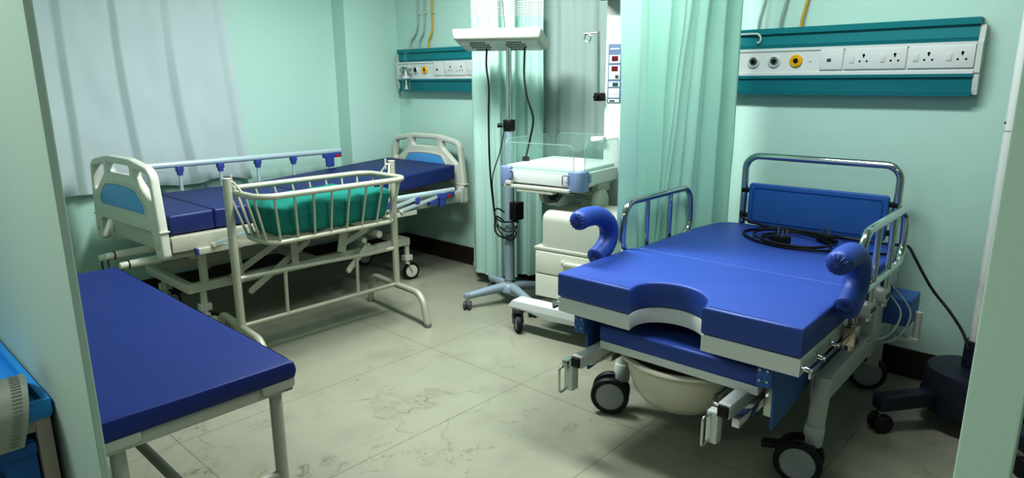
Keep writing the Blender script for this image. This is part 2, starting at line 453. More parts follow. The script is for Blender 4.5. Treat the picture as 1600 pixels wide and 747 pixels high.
# ------------------------------------------------------------------ bed head panels and pipes
def head_panel(x0, x1, label, outs, singles, plates, capside, grp):
    y = 3.67
    r = root('bed_head_panel', ((x0+x1)/2, BY, 1.43), label, 'medical panel', grp)
    m = M(); m.extrude_x([(BY, 1.672), (y+.012, 1.672), (y+.002, 1.69), (y+.004, 1.742), (y-.012, 1.746), (y-.014, 1.775), (BY, 1.775)], x0, x1)
    part('top_cover', m, TEAL, r, sharp=25)
    m = M(); m.extrude_x([(BY, 1.43), (y-.002, 1.43), (y-.004, 1.452), (y+.006, 1.456), (y+.004, 1.51), (y-.008, 1.516), (y-.008, 1.531), (BY, 1.531)], x0, x1)
    part('bottom_cover', m, TEALD, r, sharp=25)
    m = M(); m.extrude_x([(BY, 1.531), (y-.006, 1.531), (y-.006, 1.545), (y, 1.547), (y, 1.655), (y-.006, 1.657), (y-.006, 1.672), (BY, 1.672)], x0+.002, x1-.002)
    part('fascia', m, WHITE, r, sharp=25)
    for xe in capside:
        m = M(); s = 1 if xe == x1 else -1
        m.extrude_x([(BY, 1.437), (y+.01, 1.437), (y-.002, 1.5), (y-.002, 1.53), (y-.009, 1.535), (y-.009, 1.668), (y+.002, 1.675), (y+.006, 1.742), (BY, 1.742)], xe, xe+s*.022)
        part('end_cap', m, WHITE2, r, sharp=25)
    Y_ = Vector((0, -1, 0)); mx = Vector((0, 0, 1)).rotation_difference(Y_).to_matrix().to_4x4()
    for ox, kind in outs:
        ring = YEL if kind else STEEL
        m = M(); m.lathe([(.033, -.002), (.033, .006), (.028, .011), (.024, .011), (.022, .007)], (ox, y, 1.604), 32, mx=mx)
        g = part('gas_outlet', m, ring if kind else WHITE2, r, label='yellow ringed gas outlet' if kind else 'white and steel ringed gas outlet')
        m = M(); m.lathe([(.023, .0), (.023, .008), (.019, .012), (.014, .012), (.013, .006)], (ox, y, 1.604), 28, mx=mx); part('inner_ring', m, ring if kind else STEEL, g)
        m = M(); m.lathe([(.021, .0), (.0205, .0078), (.013, .0075), (.0125, .004), (.001, .004)], (ox, y, 1.604), 24, mx=mx); part('socket_hole', m, BLACK, g)
    for px0, px1, n in plates:
        m = M(); m.box(px0, px1, y-.009, y+.004, 1.557, 1.658, .004); pl = part('switch_plate', m, WHITE, r)
        if n == 0:
            m = M(); m.box(px0+.035, px0+.055, y-.0105, y-.006, 1.596, 1.612, .001); part('data_port', m, DGREY, pl)
            continue
        w = (px1-px0)/n
        for k in range(n):
            sx = px0+w*(k+.26)
            m = M(); m.box(sx-.011, sx+.011, y-.0125, y-.006, 1.588, 1.624, .003); part('rocker_switch', m, WHITE2, pl)
            cx = px0+w*(k+.64); m = M()
            for dx, dz, rr in ((0, .017, .0062), (-.016, -.012, .005), (.016, -.012, .005)):
                m.cyl((cx+dx, y-.0096, 1.607+dz), (cx+dx, y-.005, 1.607+dz), rr, n=12)
            m.box(cx-.003, cx+.003, y-.0096, y-.005, 1.612, 1.63)
            part('socket_holes', m, HOLE, pl)
    for sx in singles:
        m = M(); m.box(sx-.005, sx+.005, y-.004, y+.002, 1.599, 1.611, .001); part('indicator', m, WHITE2, r)
    return r
head_panel(-1.86, -.545, 'teal and white bed head panel on the wall above the delivery bed',
           [(-1.564, 0), (-1.451, 0), (-1.336, 1)], [-1.263], [(-1.214, -1.103, 0), (-1.096, -.820, 2), (-.814, -.548, 2)], [-.545], 'wall medical panels')
head_panel(-4.70, -3.36, 'teal and white bed head panel on the wall above the hospital bed with white headboard',
           [(-4.577, 0), (-4.466, 0), (-4.351, 1)], [], [(-4.235, -4.128, 0), (-4.115, -3.858, 2), (-3.848, -3.59, 2)], [-4.70], 'wall medical panels')

def pipe(pts, mt, label, clamps=()):
    r = 0.0075; m = M(); m.tube(fillet(pts, .06, 5), r, 10)
    o = tag(part('gas_pipe', m, mt), label, 'pipe', 'gas pipes above the bed head panels')
    for z in clamps:
        p = next((Vector(a).lerp(Vector(b), (z-a[2])/(b[2]-a[2])) for a, b in zip(pts, pts[1:]) if min(a[2], b[2]) <= z <= max(a[2], b[2])), None)
        if p is None: continue
        m = M(); m.box(p.x-.019, p.x+.019, p.y-.004, BY, z-.006, z+.006, .002); part('clamp', m, WHITE2, o)
for bx, nm, zc in ((-1.566, ('first grey gas pipe from the curtain above the delivery bed panel', PIPEG), 2.05), (-1.447, ('second grey gas pipe from the curtain above the delivery bed panel', PIPEG), 2.05), (-1.337, ('yellow gas pipe rising above the delivery bed panel', YELP), 2.05)):
    pipe([(bx-.004, 3.712, 1.775), (bx, 3.712, 1.83), (bx+.018, 3.722, 1.93), (bx+.018, 3.722, 2.75)], nm[1], nm[0], [zc])
for bx, ux, nm in ((-4.575, -4.485, ('leftmost grey gas pipe above the panel over the hospital bed', PIPEG)), (-4.462, -4.400, ('grey gas pipe beside the yellow one above the hospital bed panel', PIPEG)), (-4.345, -4.305, ('yellow gas pipe rising above the hospital bed panel', YELP))):
    pipe([(bx, 3.712, 1.775), (bx, 3.712, 1.84), ((bx+ux)/2+.02, 3.718, 1.90), (ux, 3.724, 1.97), (ux, 3.724, 2.75)], nm[1], nm[0], [2.06])

# flowmeter with humidifier bottle on the far panel
t = root('oxygen_flowmeter', (-4.54, 3.6, 1.43), 'clear oxygen flowmeter with humidifier bottle plugged into the panel above the hospital bed', 'flowmeter')
m = M(); m.cyl((-4.577, 3.66, 1.606), (-4.577, 3.60, 1.606), .024, n=20, bev=.004); m.cyl((-4.60, 3.615, 1.606), (-4.47, 3.615, 1.606), .013, n=16); part('valve_body', m, STEEL, t)
m = M(); m.cyl((-4.535, 3.615, 1.60), (-4.535, 3.615, 1.755), .013, n=16, bev=.003); part('flow_tube', m, GLASS, t)
m = M(); m.cyl((-4.53, 3.612, 1.60), (-4.53, 3.612, 1.55), .012, n=14); m.cyl((-4.53, 3.612, 1.555), (-4.53, 3.612, 1.535), .036, n=24, bev=.004); part('bottle_cap', m, WHITE, t)
m = M(); m.lathe([(.033, .105), (.034, .02), (.030, .004), (.001, 0)], (-4.53, 3.612, 1.43), 24); part('bottle', m, GLASS, t)
m = M(); m.cyl((-4.53, 3.612, 1.455), (-4.53, 3.612, 1.54), .007, n=10); m.cyl((-4.53, 3.612, 1.447), (-4.53, 3.612, 1.475), .013, n=12); part('dip_tube', m, WHITE2, t)

# white hooked hose by the curtain on the near panel
m = M(); m.tube(smooth([(-1.66, 3.660, 1.752), (-1.58, 3.656, 1.752), (-1.545, 3.655, 1.748), (-1.532, 3.658, 1.73), (-1.536, 3.662, 1.708), (-1.55, 3.664, 1.704)], 6), .006, 10)
tag(part('hooked_hose', m, WHITE2), 'short white hooked tube across the teal cover beside the green curtain', 'tube')

# switch box by the white pole
t = root('switch_box', (-.33, BY, .975), 'small mint wall box behind the white pole near the door edge', 'switch box')
m = M(); m.box(-.372, -.25, 3.715, BY, .915, 1.035, .004); part('cover_plate', m, WALL, t)

# ------------------------------------------------------------------ hospital bed
BX, FY = -4.28, 1.315
bed = root('hospital_bed', (BX, FY+1.1, 0), 'adjustable hospital bed with white plastic ends and navy mattress along the left wall', 'hospital bed')
def bx(x, y, z): return (BX+x, FY+y, z)
m = M()
for s in (-1, 1): m.box(BX+s*.455-.02, BX+s*.455+.02, FY+.03, FY+2.24, .578, .665, .006)
for yy in (.05, .5, .95, 1.4, 1.85, 2.22): m.box(BX-.45, BX+.45, FY+yy-.02, FY+yy+.02, .59, .65, .004)
m.box(BX-.43, BX+.43, FY+.06, FY+1.30, .652, .664); 
part('deck_frame', m, CREAM, bed)
def end_board(y, yaw, nm, z0, ztop, blue_z0):
    W = .48; piv = (BX+W, y, 0)
    out = rpoly([(-W, z0), (-W+.10, z0), (-W+.115, z0+.145), (W-.115, z0+.145), (W-.10, z0), (W, z0), (W-.02, z0+.22), (W-.05, ztop-.075), (W-.10, ztop-.035), (.16, ztop), (-.16, ztop), (-W+.10, ztop-.035), (-W+.05, ztop-.075), (-W+.02, z0+.22)],
                [.03, .03, .03, .03, .03, .03, .3, .06, .08, .3, .3, .08, .06, .3])
    hc = rpoly([(-.16, ztop-.10), (.16, ztop-.10), (.155, ztop-.042), (-.155, ztop-.042)], .018)
    def hs(s): return rpoly([(s*.215, ztop-.050), (s*.385, ztop-.078), (s*.412, ztop-.215), (s*.385, ztop-.228), (s*.215, ztop-.105)], .02)
    mm = M(); mm.plate(out, [hc, hs(1), hs(-1)], .050, XZ(BX, y, 0), .012); mm.xf(RZ(yaw, piv))
    o = part(nm, mm, CREAM2, bed, sharp=50)
    if blue_z0 is not None:
        bt = ztop-.165
        tr = lambda e: rpoly([(-.31-e, blue_z0-e), (.31+e, blue_z0-e), (.31+e, blue_z0+.05), (.20+e, bt-.012+e), (.08, bt+e), (-.08, bt+e), (-.20-e, bt-.012+e), (-.31-e, blue_z0+.05)], [.02, .02, .05, .05, .1, .1, .05, .05])
        for yy in (y-.0262, y+.0262):
            mm = M(); mm.plate(tr(.018), [tr(.004)], .008, XZ(BX, yy, 0), .002); mm.xf(RZ(yaw, piv)); part('moulding', mm, CREAM2, o, sharp=50)
            mm = M(); mm.plate(tr(0), [], .006, XZ(BX, yy, 0), .0015); mm.xf(RZ(yaw, piv)); part('inlay', mm, SKYB, o, label='sky blue inlay panel')
    mm = M()
    for s in (-1, 1):
        for yy, d in ((y-.025, -1),): mm.cyl((BX+s*.425, yy, z0+.07), (BX+s*.425, yy-.004, z0+.07), .014, n=16, bev=.002)
    mm.xf(RZ(yaw, piv)); part('screw_cover', mm, CREAM, o)
    mm = M(); mm.box(BX-.478, BX+.478, y-.0275, y+.0275, z0+.155, z0+.163, .002); mm.xf(RZ(yaw, piv)); part('ridge', mm, CREAM2, o)
    return o
end_board(FY+.0, 3.2, 'footboard', .545, 1.090, .79)
end_board(FY+2.285, 0, 'headboard', .55, 1.092, .74)
m = M(); m.box(BX-.40, BX+.40, FY+.028, FY+.05, .565, .66, .004); m.xf(RZ(2, (BX+.48, FY, 0))); part('foot_crossbar', m, CREAM, bed)
# corner bumpers
m = M()
for s in (-1, 1): m.box(BX+s*.455-.022, BX+s*.455+.022, FY+2.22, FY+2.262, .57, .69, .006)
part('headboard_bracket', m, WHITE2, bed)
# mattress: flat foot part, gently raised head part
secs = [(.045, .30, .782, .785), (.30, .98, .785, .785), (.98, 2.215, .785, .868)]
m = M()
def msec(y0, y1, za, zb):
    th = .112; b = bmesh.new(); bmesh.ops.create_cube(b, size=1)
    for v in b.verts:
        y = y0 if v.co.y < 0 else y1; zt = za if v.co.y < 0 else zb
        v.co = Vector((BX+v.co.x*.865-.01, FY+y, zt if v.co.z > 0 else zt-th))
    bmesh.ops.bevel(b, geom=b.edges[:], offset=.014, segments=3, profile=.6, affect='EDGES')
    m.merge(b)
for sc in secs: msec(*sc)
mt = part('mattress', m, NAVY, bed)
NPIPE = mat('navy_piping', '#141c58', .5)
for yy, zz in ((.30, .783), (.98, .783)):
    m = M(); m.tube([(BX-.44, FY+yy, zz-.002), (BX+.42, FY+yy, zz-.002)], .007, 8); m.tube([(BX+.4215, FY+yy, zz-.01), (BX+.4215, FY+yy, zz-.10)], .005, 8)
    part('seam', m, NPIPE, mt)
# far rail, raised
m = M(); m.tube([(BX-.44, FY+.16, .968), (BX-.44, FY+1.735, .962)], .021, 16, sx=.8); rl = part('side_rail', m, ALU, bed, label='raised white aluminium side rail')
for k, yy in enumerate((.19, .46, .74, 1.02, 1.31)):
    m = M(); m.tube([(BX-.44, FY+yy, .60), (BX-.44, FY+yy, .945)], .0125, 12); part('rail_post', m, ALU, rl)
    m = M(); m.box(BX-.462, BX-.418, FY+yy-.022, FY+yy+.022, .915, .953, .005); m.box(BX-.458, BX-.422, FY+yy-.016, FY+yy+.016, .892, .92, .005); part('rail_bracket', m, BRACKET, rl)
m = M(); m.box(BX-.458, BX-.422, FY+1.575, FY+1.735, .912, .952, .006); m.box(BX-.458, BX-.422, FY+1.60, FY+1.665, .84, .92, .008); part('rail_latch', m, BRACKET, rl)
m = M(); m.box(BX-.425, BX-.412, FY+1.675, FY+1.72, .915, .935, .003); part('latch_button', m, RED, rl)
m = M(); m.tube([(BX-.44, FY+1.632, .60), (BX-.44, FY+1.632, .86)], .0125, 12); part('rail_post', m, ALU, rl)
m = M(); m.box(BX-.49, BX-.455, FY+.15, FY+1.7, .575, .615, .004); part('rail_channel', m, CREAM, rl)
# near rail, folded down
X0 = BX+.505
m = M(); m.tube([(X0, FY+.55, .692), (X0, FY+2.12, .690)], .021, 16, sx=.8); rn = part('side_rail', m, ALU, bed, label='folded-down white aluminium side rail')
m = M(); m.box(X0-.032, X0+.01, FY+.15, FY+1.74, .553, .587, .004); ch = part('rail_channel', m, CREAM, rn)
m = M(); m.box(X0-.033, X0+.011, FY+.142, FY+.155, .551, .589, .003); part('channel_cap', m, BRACKET, ch)
for k in range(6):
    y0 = .24+.27*k
    m = M(); m.bar((X0+.014, FY+y0, .600), (X0+.014, FY+y0+.42, .672), .010, .026, .003); part('rail_post', m, ALU, rn)
    m = M(); m.cyl((X0-.01, FY+y0, .598), (X0+.024, FY+y0, .598), .012, n=14); part('pivot', m, CREAM2, rn)
    m = M(); m.box(X0-.022, X0+.024, FY+y0+.40, FY+y0+.44, .632, .680, .005); part('rail_bracket', m, BRACKET, rn)
m = M(); m.box(X0-.02, X0+.02, FY+1.93, FY+2.11, .640, .682, .006); m.box(X0-.018, X0+.018, FY+1.965, FY+2.02, .575, .65, .008); m.box(X0-.018, X0+.018, FY+1.86, FY+1.95, .60, .64, .008); part('rail_latch', m, BRACKET, rn)
m = M(); m.box(X0+.018, X0+.026, FY+2.03, FY+2.075, .645, .665, .003); part('latch_button', m, RED, rn)
# underframe
m = M(); z0, z1 = .283, .340; YA, YB = .135, 1.80
for s in (-1, 1): m.box(BX+s*.32-.022, BX+s*.32+.022, FY+YA, FY+YB, z0, z1, .004)
for yy in (YA+.02, YB-.02, 1.0): m.box(BX-.32, BX+.32, FY+yy-.022, FY+yy+.022, z0, z1-.001, .004)
bf = part('base_frame', m, CREAM, bed)
def link(x, ya, za, yb, zb, w=.012, h=.042):
    mm = M(); mm.bar(bx(x, ya, za), bx(x, yb, zb), w, h, .003)
    for (yy, zz) in ((ya, za), (yb, zb)): mm.cyl(bx(x-.014, yy, zz), bx(x+.014, yy, zz), .013, n=14)
    return part('lift_link', mm, CREAM, bed)
for s in (-1, 1):
    x = s*.36
    link(x, .50, .22, .92, .47); link(x, .40, .35, .80, .545); link(x, 1.22, .20, 1.40, .36); link(x, 1.18, .40, 1.56, .53); 
    
    for ya_, za_, yb_, w_ in ((.42, .30, .40, .07), (1.15, .36, 1.20, .07), (.80, .34, .80, .05)):
        mm = M(); mm.bar(bx(s*.40, ya_, za_), bx(s*.40, yb_, .60), .008, w_, .003); part('hanger_plate', mm, CREAM, bed)
   
    mm = M(); mm.plate(rpoly([(.36, .53), (.44, .53), (.46, .60), (.32, .60)], .015), [], .008, YZ(BX+s*.44, FY, 0)); part('hanger_plate', mm, CREAM, bed)
for yy, zz in ((.80, .53), (1.36, .40)): m = M(); m.cyl(bx(-.38, yy, zz), bx(.38, yy, zz), .020, n=16); part('torque_shaft', m, CREAM2, bed)
m = M(); m.cyl(bx(.20, 1.45, .44), bx(.44, 1.45, .44), .026, n=20, bev=.004)
part('lift_motor', m, CREAM2, bed)
m = M()
for s in (-1, 1): m.box(BX+s*.32-.02, BX+s*.32+.02, FY+.22, FY+.26, .33, .60, .004)
m.box(BX-.30, BX+.30, FY+.19, FY+.23, .48, .56, .006)
part('support_post', m, CREAM, bed)
for i, (xx, zz, yl) in enumerate(((.02, .525, -.17), (.14, .555, -.17), (.335, .535, -.16))):
    m = M(); m.cyl(bx(xx, .25, zz), bx(xx, yl, zz-.005), .022, n=18, bev=.003); m.cyl(bx(xx, yl+.02, zz-.004), bx(xx, yl-.045, zz-.006), .019, n=16, bev=.006)
    ck = part('crank', m, CREAM2, bed)
    m = M(); m.cyl(bx(xx, yl-.002, zz-.005), bx(xx, yl+.004, zz-.005), .0235, n=18); part('crank_ring', m, BLACK, ck)
    m = M(); m.tube(fillet([bx(xx, yl-.03, zz-.01), bx(xx, yl-.036, zz-.05), bx(xx+.01, yl-.03, zz-.13)], .02), .006, 8); part('crank_handle', m, DGREY, ck)
for xx in (-.31, .31):
    for yy, an in ((.20, 20), (1.76, -12)):
        m = M(); m.cyl(bx(xx, yy+.03, .29), bx(xx, yy+.03, .20), .020, n=16); m.box(BX+xx-.03, BX+xx+.03, FY+yy-.005, FY+yy+.065, .155, .20, .008); part('caster_stem', m, CREAM2, bed)
        caster(bed, (BX+xx+.012, FY+yy+.055), .20, .068, .032, an, CREAM2, RUBBER, CREAM2, trail=-.035)

# ------------------------------------------------------------------ baby cot
CX, CY = -3.40, 2.035
cot = root('baby_cot', (CX, CY, 0), 'grey-green tubular baby cot with a swinging rod basket in front of the hospital bed', 'baby cot')
PY = .53
for s in (-1, 1):
    y = CY+s*PY
    m = M(); m.tube([(CX, y, .19), (CX, y, 1.018)], .0225, 16); pb = part('post', m, GALV, cot)
    m = M(); m.cyl((CX, y, 1.014), (CX, y, 1.022), .0228, n=16, bev=.002); part('post_cap', m, GREYEN, pb)
    m = M(); m.tube(fillet([(CX-.35, y+.03, .012), (CX-.32, y+.025, .205), (CX, y, .20), (CX+.29, y-.03, .205), (CX+.345, y-.035, .012)], .10, 8), .0205, 14); ft = part('foot_bow', m, GALV, cot)
    m = M()
    for xx, yy in ((CX-.352, y+.03), (CX+.347, y-.035)): m.cyl((xx, yy, 0), (xx, yy, .03), .0225, n=14, bev=.003)
    part('rubber_foot', m, mat('grey_rubber', '#8b8d86', .6), ft)
m = M(); m.tube([(CX, CY-PY, .207), (CX, CY+PY, .207)], .013, 12); m.tube(fillet([(CX, CY-PY, .475), (CX+.015, CY-.2, .475), (CX+.015, CY+.3, .455), (CX, CY+PY, .45)], .1), .013, 12)
st = part('stretcher', m, GALV, cot)
for yy in (-.255, .225):
    m = M(); m.tube([(CX, CY+yy, .21), (CX+.012, CY+yy, .465)], .011, 10); part('strut', m, GALV, st)
# basket
ZT, ZB = .935, .672
top = fillet([(CX-.20, CY-.475, ZT), (CX+.235, CY-.475, ZT), (CX+.235, CY+.475, ZT), (CX-.20, CY+.475, ZT)], .10, 7, True)
bot = fillet([(CX-.14, CY-.40, ZB), (CX+.165, CY-.40, ZB), (CX+.165, CY+.42, ZB), (CX-.14, CY+.42, ZB)], .07, 6, True)
m = M(); m.tube(top, .0165, 12, True); m.tube(bot, .013, 12, True)
m.tube([(CX-.14, CY-.1, ZB), (CX+.165, CY-.1, ZB)], .008, 8); m.tube([(CX-.14, CY+.15, ZB), (CX+.165, CY+.15, ZB)], .008, 8)
for k in range(9): m.tube([(CX-.10+.03*k, CY-.39, ZB), (CX-.10+.03*k, CY+.41, ZB)], .003, 6)
bk = part('basket', m, GALV, cot)
for k in range(8):
    t = k/7; ya = CY-.40+.80*t; yb = CY-.345+.72*t
    for xa, xb in ((.235, .165), (-.20, -.14)):
        m = M(); m.tube([(CX+xa, ya, ZT), (CX+xb, yb, ZB)], .0068, 8); part('rod', m, GALV, bk)
for k in range(4):
    t = k/3
    for s in (-1, 1):
        m = M(); m.tube([(CX-.12+.28*t, CY+s*.475, ZT), (CX-.09+.21*t, CY+s*(.40 if s < 0 else .42), ZB)], .0068, 8); part('rod', m, GALV, bk)
for s in (-1, 1):
    m = M(); yy = CY+s*.487
    m.tube(fillet([(CX-.045, CY+s*.472, .94), (CX-.012, yy+s*.015, 1.0), (CX, yy+s*.045, 1.0)], .01), .006, 8)
    m.tube(fillet([(CX+.045, CY+s*.472, .94), (CX+.012, yy+s*.015, 1.0), (CX, yy+s*.045, 1.0)], .01), .006, 8)
    m.tube([(CX-.018, yy+s*.01, .97), (CX-.018, yy+s*.01, 1.035)], .0065, 8)
    part('hanger', m, GREYEN, cot)
# green cloth over a small mattress in the basket
m = M()
b = bmesh.new(); bmesh.ops.create_cube(b, size=1)
bmesh.ops.subdivide_edges(b, edges=b.edges[:], cuts=26, use_grid_fill=True)
for v in b.verts:
    x, y, z = v.co*2
    # rounded box
    e = 7; n_ = (abs(x)**e+abs(y)**e+abs(z)**e)**(1/e); x, y, z = x/n_, y/n_, z/n_
    top_ = (z+1)/2
    hx = .140+.034*top_; hy = .375+.03*top_
    zz = .690+.205*top_
    q = Vector((x*1.5, y*4, z*1.2))
    w = .012*NZ.noise(q*1.3)+.008*NZ.noise(q*3.1+Vector((4, 0, 0)))+.006*abs(NZ.noise(Vector((x*2+y*3, y*5-x*4, 2))))
    zz += .012*NZ.noise(Vector((x*1.1, y*2.2, 5)))*top_ - .018*(y*y)*top_
    pl = .006*math.sin(y*16+2*NZ.noise(Vector((y*3, z, 0))))*(1-top_)
    sg = 1 if x > 0 else -1
    v.co = Vector((CX+.0125+x*hx*(1+w*3)+(pl*sg if abs(x) > .8 else 0), CY+.01+y*hy*(1+w), zz+w))
m.merge(b)
cl = tag(part('cloth_wrapped_mattress', m, GREENC, sharp=180), 'dark green cloth wrapped over the little mattress inside the baby cot basket', 'cloth')

# ------------------------------------------------------------------ examination table
TY = .70; TX1 = -1.845; TX0 = -3.50
et = root('examination_table', ((TX0+TX1)/2, TY, 0), 'grey steel examination table with dark blue cushion behind the left partition edge', 'examination table')
ya, yb = TY-.315, TY+.262; ZF = .582
m = M()
m.box(TX0, TX1, ya, ya+.03, ZF-.04, ZF, .004); m.box(TX0, TX1, yb-.03, yb, ZF-.04, ZF, .004)
m.box(TX0, TX0+.03, ya, yb, ZF-.04, ZF, .004); m.box(TX1-.03, TX1, ya, yb, ZF-.04, ZF, .004)
m.box(TX0+.01, TX1-.01, ya+.01, yb-.01, ZF-.008, ZF-.001)
fr = part('frame', m, GREYEN, et)
for xe in (TX1, TX0):
    for s, y0 in ((1, yb), (-1, ya)):
        m = M(); d = .004
        yy0, yy1 = (y0-.105, y0+.004) if s > 0 else (y0-.004, y0+.125)
        pl = rpoly([(yy0, ZF-.028), (yy1, ZF-.028), (yy1, ZF+.026), (yy0, ZF+.026)], .012)
        m.plate(pl, [], .007, YZ(xe+(d if xe == TX1 else -d), 0, 0), .002)
        part('corner_lip', m, GREYEN, fr)
for xe in (TX1-.055, TX0+.055):
    for yy in (ya+.078, yb-.035):
        m = M(); m.tube([(xe, yy, .012), (xe, yy, ZF-.03)], .0205, 16); lg = part('leg', m, GREYEN, et)
        m = M(); m.cyl((xe, yy, 0), (xe, yy, .03), .023, n=16, bev=.003); part('rubber_foot', m, RUBBER, lg)
    m = M(); m.tube([(xe, ya+.078, .235), (xe, yb-.035, .235)], .0135, 12); part('crossbar', m, GREYEN, et)
m = M(); m.tube([(TX0+.055, TY-.03, .235), (TX1-.055, TY-.03, .235)], .017, 14); part('long_crossbar', m, GREYEN, et)
m = M()
b = bmesh.new(); bmesh.ops.create_cube(b, size=1); bmesh.ops.bevel(b, geom=b.edges[:], offset=.0, segments=1)
b.free(); b = bmesh.new(); bmesh.ops.create_cube(b, size=1); bmesh.ops.subdivide_edges(b, edges=b.edges[:], cuts=30, use_grid_fill=True)
for v in b.verts:
    x, y, z = v.co*2; e = 26
    n_ = (abs(x)**60+abs(y)**e+abs(z)**9)**(1/9) if False else 1
    xx = (TX0+TX1)/2+.01+x*.825; yy = TY-.020+y*.286; zz = .612+z*.029
    if abs(z) < .99: 
        if abs(y) > .99: yy += math.copysign(.006*(1-z*z), y)
        if abs(x) > .99: xx += math.copysign(.006*(1-z*z), x)
    zz += .004*NZ.noise(Vector((x*2.5, y*1.2, 1)))*(1 if z > 0 else .0)
    v.co = Vector((xx, yy, zz))
eb = [ed for ed in b.edges if len(ed.link_faces) == 2 and ed.calc_face_angle(0) > 1.0]
bmesh.ops.bevel(b, geom=eb, offset=.008, segments=3, profile=.6, affect='EDGES')
m.merge(b); part('cushion', m, TABBLUE, et)

# ------------------------------------------------------------------ blue trolley in front of the partition
TRX = -1.945; ty0, ty1 = -.16, .338
tr = root('instrument_trolley', (TRX-.33, (ty0+ty1)/2, 0), 'blue and taupe drawer trolley against the left partition', 'trolley')
m = M()
for xx in (TRX-.63, TRX-.03):
    for yy in (ty0, ty1-.035): m.box(xx-.03, xx+.03, yy, yy+.035, .10, .665, .004)
m.box(TRX-.64, TRX-.01, ty0+.004, ty1-.004, .10, .14, .004); m.box(TRX-.64, TRX-.004, ty0+.004, ty1-.004, .628, .662, .004)
m.box(TRX-.64, TRX-.03, ty1-.02, ty1-.012, .12, .65); m.box(TRX-.64, TRX-.03, ty0+.012, ty0+.02, .12, .65)
part('body', m, TRPOST, tr)
m = M(); m.box(TRX-.678, TRX+.009, ty0-.005, ty1+.003, .664, .692, .004)
for a in ((TRX-.661, TRX-.005, ty1-.014, ty1+.006), (TRX-.661, TRX-.005, ty0-.008, ty0+.012), (TRX-.006, TRX+.012, ty0-.008, ty1+.006), (TRX-.68, TRX-.66, ty0-.008, ty1+.006)):
    m.box(a[0], a[1], a[2], a[3], .672, .715, .006)
part('top_tray', m, TRBLUE, tr)
for i, (za, zb) in enumerate(((.145, .30), (.305, .455), (.46, .61))):
    m = M(); m.box(TRX-.55, TRX-.008, ty0+.04, ty1-.04, za, zb, .006); m.box(TRX-.010, TRX+.004, ty0+.04, ty1-.04, zb-.035, zb-.004, .004)
    d = part('drawer', m, TRDARK, tr)
    m = M(); m.tube(fillet([(TRX-.008, ty0+.16, zb-.07), (TRX+.03, ty0+.16, zb-.075), (TRX+.03, ty1-.12, zb-.075), (TRX-.008, ty1-.12, zb-.07)], .012), .007, 10); part('handle', m, STEEL, d)
for xx in (TRX-.58, TRX-.09):
    for yy in (ty0+.05, ty1-.06): caster(tr, (xx, yy), .11, .035, .022, 10, MGREY, DGREY, MGREY, trail=.012)
# curved steel strip with ruled marks, hooked over the trolley edge
sp = root('curved_strip', (TRX+.03, .21, .64), 'curved silver strip with ruled markings and dark brown lining over the trolley edge', 'strip')
def strip(off, w0, w1):
    arc = [(-.20, .055), (-.14, .09), (-.08, .105), (-.03, .095), (.005, .06), (.022, .015), (.03, -.03)]
    P = smooth([(a, 0, c) for a, c in arc], 6)
    return P
P = strip(0, 0, 0)
def sgrid(off, y0, y1):
    def f(u, v):
        i = min(int(u*(len(P)-1)), len(P)-2); t = u*(len(P)-1)-i; p = P[i].lerp(P[i+1], t); d = (P[i+1]-P[i]).normalized(); n = Vector((d.z, 0, -d.x))
        q = p-n*off
        return (TRX+.045+q.x, y0+(y1-.05*u**2-y0)*v, .665+q.z)
    return f
m = M(); m.grid(sgrid(0, -.05, .312), 36, 6); m.grid(sgrid(.004, -.05, .312), 36, 6); part('band', m, mat('silver_film', '#a9ada4', .3, metal=.55), sp)
m = M(); m.grid(sgrid(-.003, -.048, .310), 36, 4); m.grid(sgrid(-.026, -.048, .310), 36, 4)
f1 = sgrid(-.003, -.048, .310); f2 = sgrid(-.026, -.048, .310)
m.grid(lambda u, v: Vector(f1(u, 1)).lerp(Vector(f2(u, 1)), v), 36, 1); m.grid(lambda u, v: Vector(f1(1, u)).lerp(Vector(f2(1, u)), v), 8, 1)
part('lining', m, RUST, sp)
m = M(); fg = sgrid(.0055, -.05, .312)
for k in range(26):
    u = .18+.78*k/25
    for (va, vb) in ((.90, .96), (.72, .74 + .03*(k % 3)), (.55, .57), (.40, .44)):
        a, b_, c, d = fg(u, va), fg(u+.012, va), fg(u+.012, vb), fg(u, vb)
        m.bm.faces.new([m.bm.verts.new(q) for q in (a, b_, c, d)])
part('ruled_marks', m, mat('grey_print', '#73766f', .5), sp)

# ------------------------------------------------------------------ phototherapy lamp
LX, LY = -3.00, 3.235
lp = root('phototherapy_lamp', (LX, LY, 0), 'white phototherapy lamp head on a chrome and grey-blue pole with star base', 'medical lamp')
arms = [(-165, .32), (-93, .31), (-21, .32), (51, .32), (123, .28)]
arms = [(-112, .32), (-20, .32), (62, .32), (158, .32)]
m = M(); m.lathe([(.001, .085), (.075, .085), (.078, .10), (.06, .135), (.045, .145), (.03, .147), (.001, .147)], (LX, LY, 0), 28)
for a, L_ in arms:
    c, s = math.cos(math.radians(a)), math.sin(math.radians(a))
    P_ = [Vector((LX+c*t, LY+s*t, z)) for t, z in ((.03, .115), (.12, .11), (.22, .10), (L_, .09))]
    m.tube(P_, .03, 10, rr=[.036, .031, .027, .022], sx=1)
    m.cyl((P_[-1].x, P_[-1].y, .078), (P_[-1].x, P_[-1].y, .108), .024, n=16, bev=.004)
part('star_base', m, LAMPBLUE, lp)
for a, L_ in arms:
    c, s = math.cos(math.radians(a)), math.sin(math.radians(a))
    caster(lp, (LX+c*L_+.012, LY+s*L_-.012), .085, .03, .018, 30, STEEL, DGREY, MGREY, trail=.012, twin=True)
m = M(); m.cyl((LX, LY, .14), (LX, LY, 1.21), .034, n=24); pc = part('lower_pole', m, LAMPBLUE, lp)
